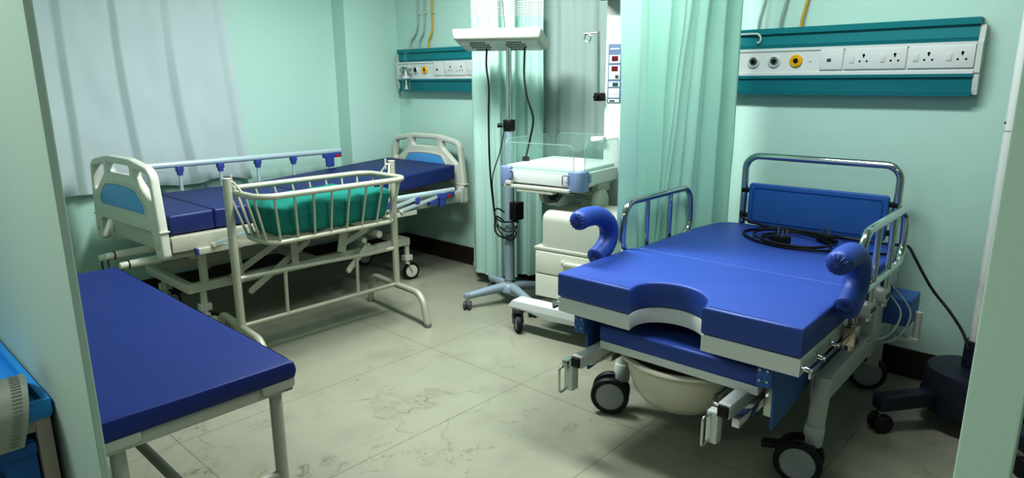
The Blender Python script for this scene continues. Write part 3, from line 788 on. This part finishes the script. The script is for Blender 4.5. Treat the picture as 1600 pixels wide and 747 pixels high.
m = M(); m.cyl((LX, LY, .145), (LX, LY, .17), .040, n=24, bev=.003); part('collar', m, CHROME, pc)
m = M(); m.cyl((LX, LY, 1.19), (LX, LY, 1.262), .040, n=20, bev=.005); m.cyl((LX-.03, LY-.03, 1.225), (LX-.055, LY-.055, 1.225), .014, n=12); part('clamp', m, BLACK, lp)
m = M(); m.cyl((LX, LY, 1.2), (LX, LY, 1.765), .019, n=18); part('upper_pole', m, CHROME, lp)
m = M()
b = bmesh.new(); bmesh.ops.create_cube(b, size=1)
for v in b.verts:
    t_ = v.co.z > 0
    v.co = Vector((v.co.x*(.575 if t_ else .55), v.co.y*(.30 if t_ else .27), .032 if t_ else -.034))
bmesh.ops.bevel(b, geom=b.edges[:], offset=.020, segments=4, profile=.6, affect='EDGES')
HM = Matrix.Translation((LX-.02, LY-.05, 1.765)) @ Matrix.Rotation(math.radians(30), 4, 'Z') @ Matrix.Rotation(math.radians(-13), 4, 'X')
m.merge(b, HM); hd = part('lamp_head', m, OFFW, lp)
m = M(); m.box(-.25, .25, -.11, .11, -.041, -.030, .004, mx=HM); un = part('underside', m, WHITE2, hd)
for gx in (-.135, .10):
    m = M()
    for i in range(8):
        for j in range(4):
            if (i in (0, 7)) and j in (0, 3): continue
            m.box(gx-.06+i*.0165, gx-.050+i*.0165, -.095+j*.050, -.065+j*.050, -.0425, -.0405, mx=HM)
    part('vent_slots', m, HOLE, hd)
m = M()
for gx in (-.225, .225): m.cyl(HM @ Vector((gx, -.085, -.038)), HM @ Vector((gx, -.085, -.052)), .010, n=12, bev=.002)
part('feet', m, WHITE, hd)
m = M(); m.cyl((LX-.01, LY-.02, 1.79), (LX-.01, LY-.02, 1.815), .022, n=16, bev=.003); m.tube([(LX-.01, LY-.02, 1.81), (LX-.06, LY-.02, 2.2)], .002, 6); part('top_knob', m, BLACK, hd)
def lampcord(pts, r=.0062, nm='cord'): 
    m = M(); m.tube(smooth(pts, 7), r, 8); return part(nm, m, CORD, lp)
lampcord([(LX-.10, LY-.10, 1.712), (LX-.105, LY-.10, 1.60), (LX-.085, LY-.10, 1.47), (LX-.10, LY-.09, 1.30), (LX-.10, LY-.09, 1.14), (LX-.125, LY-.06, .98), (LX-.13, LY-.04, .80), (LX-.12, LY-.02, .60), (LX-.09, LY-.045, .50), (LX, LY-.05, .47), (LX+.05, LY-.02, .50)])
lampcord([(LX+.155, LY-.02, 1.715), (LX+.15, LY-.02, 1.55), (LX+.18, LY-.03, 1.42), (LX+.235, LY-.03, 1.28), (LX+.21, LY-.03, 1.15), (LX+.175, LY-.03, 1.03)])
m = M(); m.box(LX+.155, LX+.195, LY-.045, LY-.015, .965, 1.035, .006); m.box(LX+.162, LX+.188, LY-.04, LY-.02, .95, .97, .004); part('plug', m, BLACK, lp)
lampcord([(LX+.005, LY-.05, 1.20), (LX-.03, LY-.06, 1.05), (LX-.08, LY-.08, .88), (LX-.09, LY-.06, .70)], .0035, 'thin_cord')
m = M()
for k in range(3):
    pts = [(LX+.075*math.cos(a)*(1+.15*k)-.03, LY+.055*math.sin(a), .50+.05*k+.02*math.sin(a*2+k)-.03*math.cos(a)) for a in [2*PI*i/14 for i in range(14)]]
    m.tube(smooth(pts, 4, True), .0055, 8, True)
part('coiled_cord', m, CORD, lp)
m = M(); m.box(LX+.035, LX+.095, LY-.04, LY+.04, .60, .72, .006); part('adapter', m, BLACK, lp)

# ------------------------------------------------------------------ infant warmer
WX, WY, WA = -2.835, 2.975, 7.
def wm(u, v, z):
    a = math.radians(WA); return Vector((WX+u*math.cos(a)-v*math.sin(a), WY+u*math.sin(a)+v*math.cos(a), z))
WMX = Matrix.Translation((WX, WY, 0)) @ Matrix.Rotation(math.radians(WA), 4, 'Z')
wr = root('infant_warmer', wm(.29, .3, 0), 'white infant warmer with clear side panels and drawers between the lamp and the green curtain', 'infant warmer')
UW, VD = .575, .60
m = M(); m.box(0, UW, 0, VD, .900, .982, .014, mx=WMX); m.box(.03, UW-.03, .03, VD-.03, .885, .905, .004, mx=WMX); tray = part('bassinet_tray', m, WHITE, wr)
m = M(); m.box(.022, UW-.022, .022, VD-.02, .965, 1.006, .016, seg=3, mx=WMX); m.jitter(.006, 9); part('mattress', m, SHEET, wr, label='white sheeted mattress')
for u, v, su, sv in ((-.012, -.012, 1, 1), (UW+.012, -.012, -1, 1)):
    m = M(); u1, v1 = u+su*.095, v+sv*.095
    pl = rpoly([(u, v), (u1, v), (u1, v+sv*.03), (u+su*.03, v1), (u, v1)] if su > 0 else [(u1, v), (u, v), (u, v1), (u-.03, v1), (u1, v+.03)], [.045, .008, .03, .008, .008] if su > 0 else [.008, .045, .008, .008, .03])
    m.plate(pl, [], .120, WMX @ XY(0, 0, .935), .006); cn = part('corner_guard', m, PERI, wr, label='periwinkle blue corner guard')
    m = M()
    m.box(u1-.012*(su > 0), u1+.012*(su < 0)+.02*su*0+.012*(su > 0), v-.006, v+.014, .925, .975, .004, mx=WMX)
    m.box(u-.004, u+.014 if su > 0 else u+.006, v1-.012, v1+.012, .925, .975, .004, mx=WMX)
    part('latch', m, PERI, cn)
    m = M(); q0 = u1+su*.02
    m.tube(fillet([wm(u1, v-.004, .97), wm(q0+su*.008, v-.008, .97), wm(q0+su*.008, v-.008, .915), wm(u1, v-.004, .915)], .008), .0035, 8)
    part('hinge', m, STEEL, cn)
def acry(name, pts2, mx):
    m = M(); m.plate(rpoly(pts2, [.003, .003, .045, .045]), [], .006, mx); o = part(name, m, GLASS, wr, label='clear acrylic side panel')
    e = M(); e.tube([mx @ Vector((x, y, 0)) for x, y in rpoly(pts2, [.003, .003, .045, .045])], .0028, 6, True); part('panel_edge', e, GEDGE, o)
FM = WMX @ XZ(0, 0, 0)
acry('side_panel', [(.05, .965), (UW-.05, .965), (UW-.05, 1.145), (.05, 1.145)], WMX @ XZ(0, .004, 0))
acry('side_panel', [(.05, .965), (UW-.05, .965), (UW-.05, 1.165), (.05, 1.165)], WMX @ XZ(0, VD-.004, 0))
acry('side_panel', [(.05, .965), (VD-.04, .965), (VD-.04, 1.16), (.05, 1.16)], WMX @ YZ(.004, 0, 0))
acry('side_panel', [(.05, .965), (VD-.04, .965), (VD-.04, 1.16), (.05, 1.16)], WMX @ YZ(UW-.004, 0, 0))
m = M(); m.box(.06, .10, -.035, .0, .89, .912, .003, mx=WMX); m.box(.05, UW-.06, -.03, .02, .872, .89, .004, mx=WMX); m.box(.14, .40, -.026, .03, .850, .874, .004, mx=WMX); part('pull_tray', m, OFFW, wr)
# tilt housing and support under the tray
m = M(); m.plate(rpoly([(.10, .90), (.46, .90), (.44, .80), (.30, .74), (.14, .76)], .05), [], .03, WMX @ YZ(.22, 0, 0), .006); m.box(.22, .56, .24, .40, .84, .90, .01, mx=WMX); tl = part('tilt_housing', m, GREYEN, wr)
m = M(); p0 = wm(.235, .24, .825); ax = (wm(1, 0, 0)-wm(0, 0, 0)); m.cyl(p0, p0+ax*.012, .06, n=28, bev=.004); part('tilt_wheel', m, DGREY, tl)
m = M(); m.cyl(p0+ax*.01, p0+ax*.30+Vector((0, 0, -.02)), .009, n=12); part('tilt_rod', m, STEEL, tl)
m = M(); m.box(.44, .53, .24, .36, .70, .90, .01, mx=WMX); part('pedestal', m, OFFW, wr)
m = M(); m.cyl(wm(.545, .26, .78), wm(.585, .26, .78), .085, n=32, bev=.01); part('side_knob', m, OFFW, wr)
# rounded housing and drawers
m = M()
b = bmesh.new(); bmesh.ops.create_cube(b, size=1)
for v in b.verts: v.co = Vector((.33+.26+v.co.x*.56, .17+v.co.y*.44, .645+v.co.z*.22))
vt = [e for e in b.edges if abs(e.verts[0].co.z-e.verts[1].co.z) > .1]
bmesh.ops.bevel(b, geom=vt, offset=.08, segments=6, profile=.5, affect='EDGES')
te = [e for e in b.edges if min(e.verts[0].co.z, e.verts[1].co.z) > .74]
bmesh.ops.bevel(b, geom=te, offset=.06, segments=6, profile=.5, affect='EDGES')
m.merge(b, WMX); part('housing', m, OFFW, wr)
m = M(); m.box(.30, .88, -.055, .40, .222, .528, .008, mx=WMX); m.box(.295, .885, -.062, .405, .516, .536, .006, mx=WMX); cab = part('cabinet', m, OFFW, wr)
for za, zb in ((.375, .510), (.228, .368)):
    m = M(); m.box(.308, .872, -.066, -.05, za, zb, .006, mx=WMX); d = part('drawer', m, CREAM2, cab)
    m = M(); m.box(.50, .70, -.088, -.062, zb-.062, zb-.042, .006, mx=WMX); m.box(.50, .52, -.088, -.062, zb-.062, zb-.034, .004, mx=WMX); part('handle', m, CREAM2, d)
# base: front bar with casters, spine to the back, rear bar
m = M()
m.plate(rpoly([(.16, .150), (.21, .205), (.33, .205), (1.0, .205), (1.05, .150), (.98, .135), (.45, .120), (.32, .147)], .012), [], .10, WMX @ XZ(0, -.12, 0), .006)
m.box(.50, .64, -.10, .46, .13, .20, .01, mx=WMX); m.box(.16, 1.02, .42, .50, .14, .20, .012, mx=WMX)
part('base', m, WHITE, wr)
for u, v, an in ((.235, -.14, 55), (.985, -.14, 40), (.20, .47, 20), (.98, .47, 80)):
    p = wm(u, v, 0); 
    m = M(); m.cyl((p.x, p.y, .125), (p.x, p.y, .15), .04, n=20, bev=.004); part('caster_mount', m, DGREY, wr)
    caster(wr, (p.x+.01, p.y-.015), .14, .055, .036, an, DGREY, RUBBER, MGREY, trail=.025)
# column, control panel, heater head, drip hook
m = M(); m.box(.47, .80, .46, .565, .10, 2.02, .012, mx=WMX); col = part('column', m, WHITE, wr)
def cpl(v0, v1, z0, z1, mt, nm, th=.004):
    m = M(); m.box(v0, v1, .46-th, .461, z0, z1, .001, mx=WMX); return part(nm, m, mt, col)
cb = M(); cb.box(.492, .62, .455, .462, 1.375, 1.725, .002, mx=WMX); part('control_panel', cb, mat('panel_blue_grey', '#6a7d99', .4), col)
for z0, z1, mt_, d0, d1 in ((1.612, 1.66, DISPR, .518, .56), (1.515, 1.600, DISPR, .518, .56), (1.47, 1.503, DISPG, .528, .565), (1.405, 1.462, WHITE2, .53, .56), (1.378, 1.398, DGREY, .51, .545)):
    cpl(.500, .575, z0, z1, WHITE2, 'display_surround', .0075); cpl(d0, d1, z1-.036 if z1-z0 > .04 else z0+.004, z1-.006, mt_, 'display', .009)
    if z1-z0 > .07: cpl(.545, .565, z0+.008, z0+.026, DGREY, 'dial', .011)
cpl(.505, .57, 1.690, 1.70, mat('pale_lettering', '#b9c4d6', .5), 'panel_lettering', .008)
m = M(); m.box(.40, .49, .42, .50, 1.135, 1.165, .008, mx=WMX); part('column_handle', m, WHITE2, col)
m = M(); m.box(.42, .80, .30, .57, 1.990, 2.06, .02, mx=WMX); part('heater_head', m, OFFW, col)
m = M(); m.box(.44, .74, .32, .45, 1.978, 1.995, .006, mx=WMX); part('heater_grille', m, DGREY, col)
m = M(); m.tube([wm(.44, .44, 1.40), wm(.43, .44, 1.80)], .0085, 12); m.tube(fillet([wm(.43, .44, 1.795), wm(.34, .42, 1.79)], .01), .0045, 8)
m.tube([wm(.365+.022*math.cos(a), .42, 1.765+.024*math.sin(a)) for a in [PI*.6+PI*1.7*i/16 for i in range(17)]], .0035, 8); part('drip_hook', m, STEEL, col)
m = M(); m.box(.415, .475, .42, .47, 1.385, 1.435, .006, mx=WMX); m.cyl(wm(.44, .42, 1.41), wm(.44, .395, 1.41), .014, n=14); part('hook_clamp', m, BLACK, col)
m = M(); m.box(.318, .352, -.112, -.092, .155, .20, .003, mx=WMX); part('foot_latch', m, STEEL, wr)

# ------------------------------------------------------------------ delivery bed
DX, DY = -1.13, 2.035; DA = 1.0
DM = Matrix.Translation((DX, DY, 0)) @ Matrix.Rotation(math.radians(DA), 4, 'Z')
db = root('delivery_bed', (DX, DY+.75, 0), 'white delivery bed with royal blue cushions, front cut-out and chrome rails under the right panel', 'delivery bed')
def dv(x, y, z): return DM @ Vector((x, y, z))
def dpart(n, m, mt, par=None, **k): m.xf(DM); return part(n, m, mt, par or db, **k)
arcp = [(-.140, 0)] + [(-.003+math.cos(a)*-.150, .015+math.sin(a)*.160) for a in [PI*i/18*1.0 for i in range(1, 18)]] + [(.145, 0)]
arcp = [(-.142, 0), (-.150, .045), (-.147, .085), (-.130, .125), (-.095, .155), (-.045, .172), (.01, .170), (.06, .150), (.105, .112), (.135, .065), (.146, .02), (.147, 0)]
arcs = [(p.x, p.y) for p in smooth([(a, b_, 0) for a, b_ in arcp], 5)]
W = .484
def outl(y1, grow=0.):
    return [(-W-grow, .004-grow), ] + [(x, y if 0 < i < len(arcs)-1 else -grow) for i, (x, y) in enumerate(arcs)] + [(W+grow, -grow), (W+grow, y1), (-W-grow, y1)]
m = M(); m.plate(outl(.574), [], .102, XY(0, 0, .695), .010); dpart('front_cushion', m, ROYAL, sharp=60)
m = M(); m.plate(outl(.56), [], .062, XY(0, .004, .611), .003); dpart('front_board', m, WHITE)
m = M(); m.plate(rpoly([(-.47, .592), (.47, .592), (.47, 1.20), (.43, 1.46), (-.43, 1.46), (-.47, 1.20)], [.012, .012, .1, .10, .10, .1]), [], .090, XY(0, 0, .694), .010); dpart('back_cushion', m, ROYAL, sharp=60)
m = M(); m.box(-.46, .46, .58, 1.44, .612, .648, .004); m.box(-.45, -.40, .3, 1.50, .555, .615, .004); m.box(.40, .45, .3, 1.50, .555, .615, .004); m.box(-.45, .45, 1.46, 1.50, .56, .64, .004); m.box(-.4, .4, .62, .68, .56, .612); dpart('deck_frame', m, WHITE2)
m = M(); m.plate(rpoly([(-.355, .115), (.325, .115), (.325, .75), (-.355, .75)], .015), [], .066, XY(0, 0, .486), .009); dpart('leg_cushion', m, ROYAL, sharp=60)
m = M(); m.plate(rpoly([(-.350, .117), (.320, .117), (.320, .75), (-.350, .75)], .006), [], .034, XY(0, 0, .436), .003); dpart('leg_board', m, WHITE)
# blue hanging side panels
m = M(); m.plate(rpoly([(.055, .575), (1.0, .575), (1.0, .50), (.80, .445), (.44, .33), (.125, .300), (.115, .44), (.10, .50)], [.003, .003, .003, .05, .05, .004, .03, .03]), [], .008, YZ(.372, 0, 0), .001); dpart('side_apron', m, PANELBLUE)
m = M(); m.plate(rpoly([(.055, .575), (1.0, .575), (1.0, .50), (.80, .445), (.44, .33), (.125, .300), (.115, .44), (.10, .50)], [.003, .003, .003, .05, .05, .004, .03, .03]), [], .008, YZ(-.412, 0, 0), .001); dpart('side_apron', m, PANELBLUE)
for xx in (.330, -.440):
    m = M(); m.box(xx+.0, xx+.05, .06, .10, .485, .578, .003); ab = dpart('apron_bracket', m, PANELBLUE)
    for dx in (.012, .038):
        for zz in (.51, .548): m = M(); m.cyl((xx+dx, .061, zz), (xx+dx, .055, zz), .005, n=10); dpart('bolt', m, STEEL, ab)
# undercarriage
m = M()
for s in (-1, 1):
    m.box(s*.425-.03, s*.425+.03, .46, 1.46, .30, .40, .008); 
    m.tube([(s*.432, .480, .40), (s*.434, .465, .33), (s*.432, .440, .19)], .0325, 18)
    m.cyl((s*.432, .442, .215), (s*.430, .43, .135), .037, n=18, bev=.004)
    m.box(s*.425-.04, s*.425+.04, 1.05, 1.20, .30, .57, .01); m.box(s*.405-.03, s*.405+.03, 1.38, 1.46, .13, .40, .008)
m.box(-.4, .4, .66, .74, .31, .39, .008); m.box(-.4, .4, 1.3, 1.38, .31, .39, .008)
dpart('undercarriage', m, WHITE2)
m = M(); m.box(-.20, .20, .85, 1.25, .36, .56, .02); dpart('lift_housing', m, WHITE2)
m = M(); m.box(.38, .56, 1.27, 1.46, .40, .53, .012); dpart('motor_box', m, PANELBLUE)
for s, wy, an in ((-1, .385, -62), (1, .385, -78), (-1, 1.44, -50), (1, 1.44, -70)):
    r_ = .088; xw = s*(.428 if wy < 1 else .402); a = math.radians(an); ax = Vector((math.cos(a), math.sin(a), 0)); fw = Vector((-ax.y, ax.x, 0))
    WC = Vector((xw, wy, r_))-fw*.026
    cg = M(); cg.cyl(WC-ax*.022, WC+ax*.022, .028, n=18); cg.bar(WC+Vector((0, 0, .03)), Vector((xw, wy, .135)), .036, .05, .008); cg.cyl((xw, wy, .10), (xw, wy, .150), .028, n=18)
    cs = dpart('caster', cg, DGREY)
    for o_ in (-.036, .036):
        w_ = .030
        mx = Matrix.Translation(WC+ax*o_) @ Vector((0, 0, 1)).rotation_difference(ax).to_matrix().to_4x4()
        q = M(); q.lathe([(r_*.74, -w_/2), (r_*.93, -w_/2), (r_, -w_*.25), (r_, w_*.25), (r_*.93, w_/2), (r_*.74, w_/2)], (0, 0, 0), 36, mx=mx); wh = dpart('wheel', q, RUBBER, cs)
        q = M(); q.lathe([(.001, -w_*.50), (r_*.60, -w_*.47), (r_*.76, -w_*.38), (r_*.76, w_*.38), (r_*.60, w_*.47), (.001, w_*.50)], (0, 0, 0), 36, mx=mx); dpart('hub', q, GREYHUB, wh)
    if (s, wy) == (1, .385): q = M(); q.bar(WC-fw*(r_*.55)+Vector((0, 0, .045)), WC-fw*(r_+.05)+Vector((0, 0, .030)), .045, .024, .007); dpart('brake_pedal', q, RUBBER, cs, label='black brake pedal')
# leg rest arms
for s, xa in ((1, .262), (-1, -.36)):
    m = M(); m.box(xa-.023, xa+.023, -.03, .34, .375, .425, .004); a_ = dpart('leg_rest_arm', m, WHITE)
    m = M(); m.box(xa-.019, xa+.019, -.042, -.026, .380, .420, .004); dpart('end_cap', m, BLACK, a_)
    m = M(); rx = xa+s*.052 if s > 0 else xa-.045; m.box(rx-.014, rx+.014, -.05, .30, .365, .40, .005); dpart('slide_rail', m, CHROME, a_)
    m = M(); m.box(xa-.060, xa-.018, -.032, .012, .265, .385, .005); pt = dpart('hanger_plate', m, WHITE, a_)
    m = M(); m.tube(fillet([(xa-.04, .0, .372), (xa-.052, -.075, .376), (xa-.052, -.075, .262), (xa-.04, .0, .285)], .012), .005, 10); dpart('pull_handle', m, CHROME, pt)
    m = M(); m.box(xa+s*.085-.02, xa+s*.085+.02, .16, .24, .33, .47, .006) if s > 0 else m.box(xa-.03, xa+.02, .20, .28, .33, .44, .006); dpart('slide_clamp', m, STEEL, a_)
# basin carrier rails and handle
m = M()
for xx in (-.335, .165): m.tube(fillet([(xx, .12, .372), (xx, .46, .372), (xx, .46, .42)], .02), .007, 8)
m.tube([(-.335, .455, .372), (.165, .455, .372)], .007, 8)
m.tube(fillet([(-.335, .12, .372), (-.37, .06, .352), (-.44, .12, .352), (-.40, .24, .352), (-.335, .28, .372)], .03), .0075, 10)
m.tube(fillet([(.165, .12, .372), (.19, .05, .372), (.235, .06, .372)], .02), .0075, 10)
dpart('basin_carrier', m, CHROME)
# right accessory rail with pins and clamp
for s in (-1, 1):
    m = M(); xr = s*(W+.030)
    m.bar((xr, .01, .595), (xr, .44, .595), .008, .026, .002)
    for yy in (.02, .15, .30): m.cyl((s*(W-.005), yy, .612), (xr+s*.006, yy, .605), .009, n=12, bev=.002)
    dpart('accessory_rail', m, CHROME)
    m = M(); m.box(xr-.022, xr+.022, .43, .49, .562, .632, .006); m.cyl((xr, .46, .54), (xr, .46, .70), .016, n=16); dpart('rail_clamp', m, COPPER if s > 0 else CHROME)
# padded leg holders
for s in (-1, 1):
    xb = s*(W+.036)
    P_ = smooth([(xb-s*.004, .165, .925), (xb, .24, .934), (xb, .33, .926), (xb, .405, .885), (xb, .425, .825), (xb, .395, .775), (xb, .335, .745), (xb, .315, .738)], 6)
    rr = [.043]*len(P_); rr[0] = .030; rr[1] = .040; rr[-1] = .030; rr[-2] = .040
    m = M(); m.tube(P_, .043, 20, rr=rr); bo = dpart('padded_leg_holder', m, ROYAL, sharp=60)
    for E0, E1 in ((P_[0], P_[1]), (P_[-1], P_[-2])):
        m = M()
        d = (E0-E1).normalized(); u, v = frame_from(d)
        for k in range(14):
            a = 2*PI*k/14; rd = u*math.cos(a)+v*math.sin(a); m.tube([E0+d*.004+rd*.008, E0+d*.002+rd*.026, E0-d*.006+rd*.036], .0025, 5)
        m.cyl(E0, E0+d*.006, .009, n=10)
        dpart('gathered_end', m, ROYAL, bo)
    m = M(); m.cyl((xb, .36, .75), (xb-s*.005, .46, .64), .013, n=14); dpart('holder_stem', m, CHROME)
# chrome side rails
for s, zz0, y0, y1 in ((-1, .705, .505, 1.19), (1, .725, .50, 1.215)):
    xr = s*(W+.020); zt = .958 if s < 0 else .965; P_ = [(xr, y0, zz0), (xr, y0+.02, zt), (xr, y1-.02, zt), (xr, y1, zz0)]
    m = M(); m.tube(fillet(P_, .085, 8, True), .0165, 14, True); lr = dpart('side_rail', m, CHROME)
    for t in (.33, .66):
        yy = y0+(y1-y0)*t; m = M(); m.tube([(xr, yy, zz0), (xr, yy, zt)], .0125, 12); dpart('rail_bar', m, CHROME, lr)
        m = M(); m.tube([(xr, yy-.02, zz0), (xr, yy-.02, .58)], .016, 12); dpart('rail_post', m, CHROME, lr)
        m = M(); m.plate(rpoly([(yy-.06, .595), (yy+.035, .595), (yy+.035, .66), (yy-.06, .66)], .02), [], .05, YZ(xr-s*.01, 0, 0), .006); bk_ = dpart('rail_mount', m, WHITE2, lr)
        m = M(); m.cyl((xr+s*.014, yy-.03, .625), (xr+s*.02, yy-.03, .625), .010, n=12); m.cyl((xr+s*.014, yy+.005, .625), (xr+s*.02, yy+.005, .625), .010, n=12); dpart('bolt', m, DGREY, bk_)
# head end loop and panel
m = M(); hx0, hx1, hy = -.345, .405, 1.50
m.tube(fillet([(hx0, hy, .58), (hx0, hy, 1.108), (hx1, hy, 1.108), (hx1, hy, .58)], .07, 8), .0185, 16); hb = dpart('headboard_frame', m, CHROME)
m = M(); m.plate(rpoly([(hx0+.03, .735), (hx1-.032, .735), (hx1-.032, .962), (hx0+.03, .962)], .02), [], .024, XZ(0, hy-.004, 0), .006); hp = dpart('headboard_panel', m, PANELBLUE, sharp=60)
m = M(); fr_ = lambda e: rpoly([(hx0+.055+e, .755+e), (hx1-.057-e, .755+e), (hx1-.057-e, .94-e), (hx0+.055+e, .94-e)], .02-e)
m.plate(fr_(0), [fr_(.004)], .004, XZ(0, hy-.017, 0)); dpart('panel_groove', m, mat('blue_sheet_dark', '#1f4f9c', .4), hp)
for xx in (hx0+.012, hx1-.014):
    for zz in (.78, .92): m = M(); m.box(xx-.02, xx+.02, hy-.02, hy+.02, zz-.012, zz+.012, .003); dpart('panel_clip', m, BLACK, hp)
m = M(); m.tube(smooth([(.47, 1.15, .60), (.55, 1.10, .52), (.54, .98, .45), (.48, .9, .43)], 8), .004, 8); m.tube(smooth([(.47, 1.25, .60), (.57, 1.2, .50), (.55, 1.12, .40), (.47, 1.05, .36)], 8), .004, 8); dpart('hose', m, GREYHUB)
m = M(); m.box(.50, .60, 1.30, 1.34, .32, .345, .004); m.cyl((.585, 1.32, .33), (.585, 1.32, .47), .015, n=14); dpart('release_lever', m, WHITE2)

# basin
bs = M()
prof_o = [(.001, .190), (.10, .190), (.150, .205), (.195, .250), (.222, .315), (.234, .372), (.262, .384), (.268, .391), (.263, .400), (.228, .398), (.212, .315), (.186, .258), (.145, .218), (.10, .204), (.001, .202)]
bs.lathe(prof_o, (0, 0, 0), 48, sx=.93, sy=.74)
bs.xf(DM @ Matrix.Translation((-.075, .285, 0)))
tag(part('basin', bs, mat('ivory_plastic', '#cfcdbe', .3)), 'oval ivory plastic basin held under the front of the delivery bed', 'basin')

# power cable with two plugs lying on the delivery bed
cb = root('power_cable', (-1.1, 3.2, .735), 'black power cable with two plugs coiled on the delivery bed cushion', 'cable')
zc = .7475
m = M()
m.tube(smooth([(-1.50, 3.50, .80), (-1.475, 3.47, .775), (-1.38, 3.46, zc+.004), (-1.25, 3.42, zc), (-1.12, 3.46, zc), (-.98, 3.44, zc), (-.90, 3.40, zc+.006), (-.82, 3.40, zc+.008), (-.72, 3.42, zc+.006), (-.665, 3.44, zc+.004), (-.625, 3.43, .70), (-.585, 3.42, .64), (-.53, 3.40, .57), (-.455, 3.37, .50), (-.39, 3.33, .43), (-.352, 3.285, .37)], 8), .0065, 8)
m.tube(smooth([(-1.02, 3.335, zc+.008), (-1.10, 3.40, zc+.006), (-1.22, 3.42, zc+.010), (-1.33, 3.37, zc), (-1.372, 3.28, zc), (-1.33, 3.18, zc), (-1.22, 3.09, zc), (-1.08, 3.06, zc), (-.94, 3.08, zc+.004), (-.86, 3.14, zc), (-.78, 3.16, zc+.004), (-.70, 3.22, zc+.002)], 8), .0065, 8)
m.tube(smooth([(-1.19, 3.16, zc+.010), (-1.26, 3.22, zc), (-1.25, 3.30, zc), (-1.15, 3.35, zc+.012), (-1.03, 3.30, zc+.012), (-.95, 3.25, zc+.008), (-.93, 3.16, zc+.01), (-1.0, 3.07, zc+.012), (-1.15, 3.06, zc+.014), (-1.24, 3.12, zc+.012), (-1.30, 3.22, zc+.012), (-1.26, 3.34, zc+.014), (-1.1, 3.38, zc+.018)], 8), .006, 8)
part('cord', m, CORD, cb)
for px, py, an in ((-1.135, 3.135, -20), (-.985, 3.30, 150)):
    PMX = Matrix.Translation((px, py, .741)) @ Matrix.Rotation(math.radians(an), 4, 'Z')
    m = M(); m.box(-.040, .040, -.026, .026, .002, .044, .012, mx=PMX); m.box(-.07, -.035, -.012, .012, .008, .030, .006, mx=PMX); pg = part('plug', m, BLACK, cb)
    m = M()
    for dx, dy, L_ in ((-.018, .0, .034), (.018, -.015, .028), (.018, .015, .028)): m.cyl(PMX @ Vector((dx, dy, .042)), PMX @ Vector((dx, dy, .044+L_)), .0052, n=10)
    part('plug_pins', m, STEEL, pg)

# ------------------------------------------------------------------ white pole stand on the right
SX, SY = -.335, 3.33
sd = root('examination_lamp_stand', (SX, SY, 0), 'white pole on a dark navy wheeled base near the right wall edge', 'lamp stand')
m = M(); m.cyl((SX, SY, .40), (SX, SY, 2.35), .0285, n=24); po = part('pole', m, WHITE2, sd)
m = M(); m.cyl((SX, SY, 1.30), (SX, SY, 1.306), .0295, n=24); part('pole_joint', m, GREYHUB, po)
m = M()
for a in (-150, -60): m.cyl((SX+.027*math.cos(math.radians(a)), SY+.027*math.sin(math.radians(a)), 1.335), (SX+.031*math.cos(math.radians(a)), SY+.031*math.sin(math.radians(a)), 1.335), .005, n=10)
part('pole_screw', m, DGREY, po)
m = M(); m.cyl((SX, SY, .25), (SX, SY, .405), .042, n=24, bev=.003); part('sleeve', m, STAND, sd)
m = M(); m.lathe([(.001, .07), (.15, .07), (.175, .09), (.178, .24), (.165, .268), (.10, .282), (.001, .285)], (SX, SY, 0), 40); part('counterweight_drum', m, STAND, sd)
for a in (-132, -50, 40, 128):
    c, s = math.cos(math.radians(a)), math.sin(math.radians(a)); L_ = .425
    if a in (40, 128): L_ = .30
    p0 = Vector((SX+c*.10, SY+s*.10, .155)); p1 = Vector((SX+c*L_, SY+s*L_, .135))
    m = M(); m.bar(p0, p1, .07, .068, .014); part('base_leg', m, STAND, sd)
    caster(sd, (p1.x-c*.03, p1.y-s*.03), .12, .042, .026, a+95, WHITE2, RUBBER, BLACK, twin=True, trail=0.0)

# ------------------------------------------------------------------ light, camera, view
def area(name, loc, size, power, rot=(0, 0, 0), col=(1, 1, 1)):
    l = bpy.data.lights.new(name, 'AREA'); l.shape = 'RECTANGLE'; l.size, l.size_y = size; l.energy = power; l.color = col
    o = bpy.data.objects.new(name, l); COL.objects.link(o); o.location = loc; o.rotation_euler = rot; return o
area('ceiling_tube_light', (-2.75, 2.25, 2.70), (1.2, .25), 66, col=(.985, .995, 1))
area('ceiling_tube_light', (-1.0, 2.35, 2.70), (1.2, .25), 32, col=(.985, .995, 1))
area('doorway_fill', (-1.9, -.8, 2.60), (1.2, .3), 33, col=(.98, 1, .98))  # placed out of view to brighten the partition face
area('doorway_fill', (.5, -.3, 2.60), (.6, .2), 7, col=(.98, 1, .98))  # weak unseen fill added to brighten the pillar
w = bpy.data.worlds.new('World'); bpy.context.scene.world = w; w.use_nodes = True
w.node_tree.nodes['Background'].inputs[0].default_value = (.75, .9, .85, 1); w.node_tree.nodes['Background'].inputs[1].default_value = .02

cam = bpy.data.cameras.new('camera'); co = bpy.data.objects.new('camera', cam); COL.objects.link(co)
cam.sensor_fit = 'HORIZONTAL'; cam.sensor_width = 36; cam.lens = 1031.9/1600*36; cam.clip_start = .02
pt, yw, rl_ = math.radians(13.336), math.radians(42.635), math.radians(-.234)
fw = Vector((-math.sin(yw)*math.cos(pt), math.cos(yw)*math.cos(pt), -math.sin(pt))); rt = Vector((math.cos(yw), math.sin(yw), 0)); up = rt.cross(fw)
r2 = rt*math.cos(rl_)+up*math.sin(rl_); u2 = -rt*math.sin(rl_)+up*math.cos(rl_)
R = Matrix((r2, u2, -fw)).transposed().to_4x4(); R.translation = (0, 0, 1.5); co.matrix_world = R
sc = bpy.context.scene; sc.camera = co
sc.view_settings.view_transform = 'Standard'; sc.view_settings.look = 'None'; sc.view_settings.exposure = .52; sc.view_settings.gamma = .77
sc.cycles.max_bounces = 10; sc.cycles.transparent_max_bounces = 16
sc.cycles.use_denoising = True
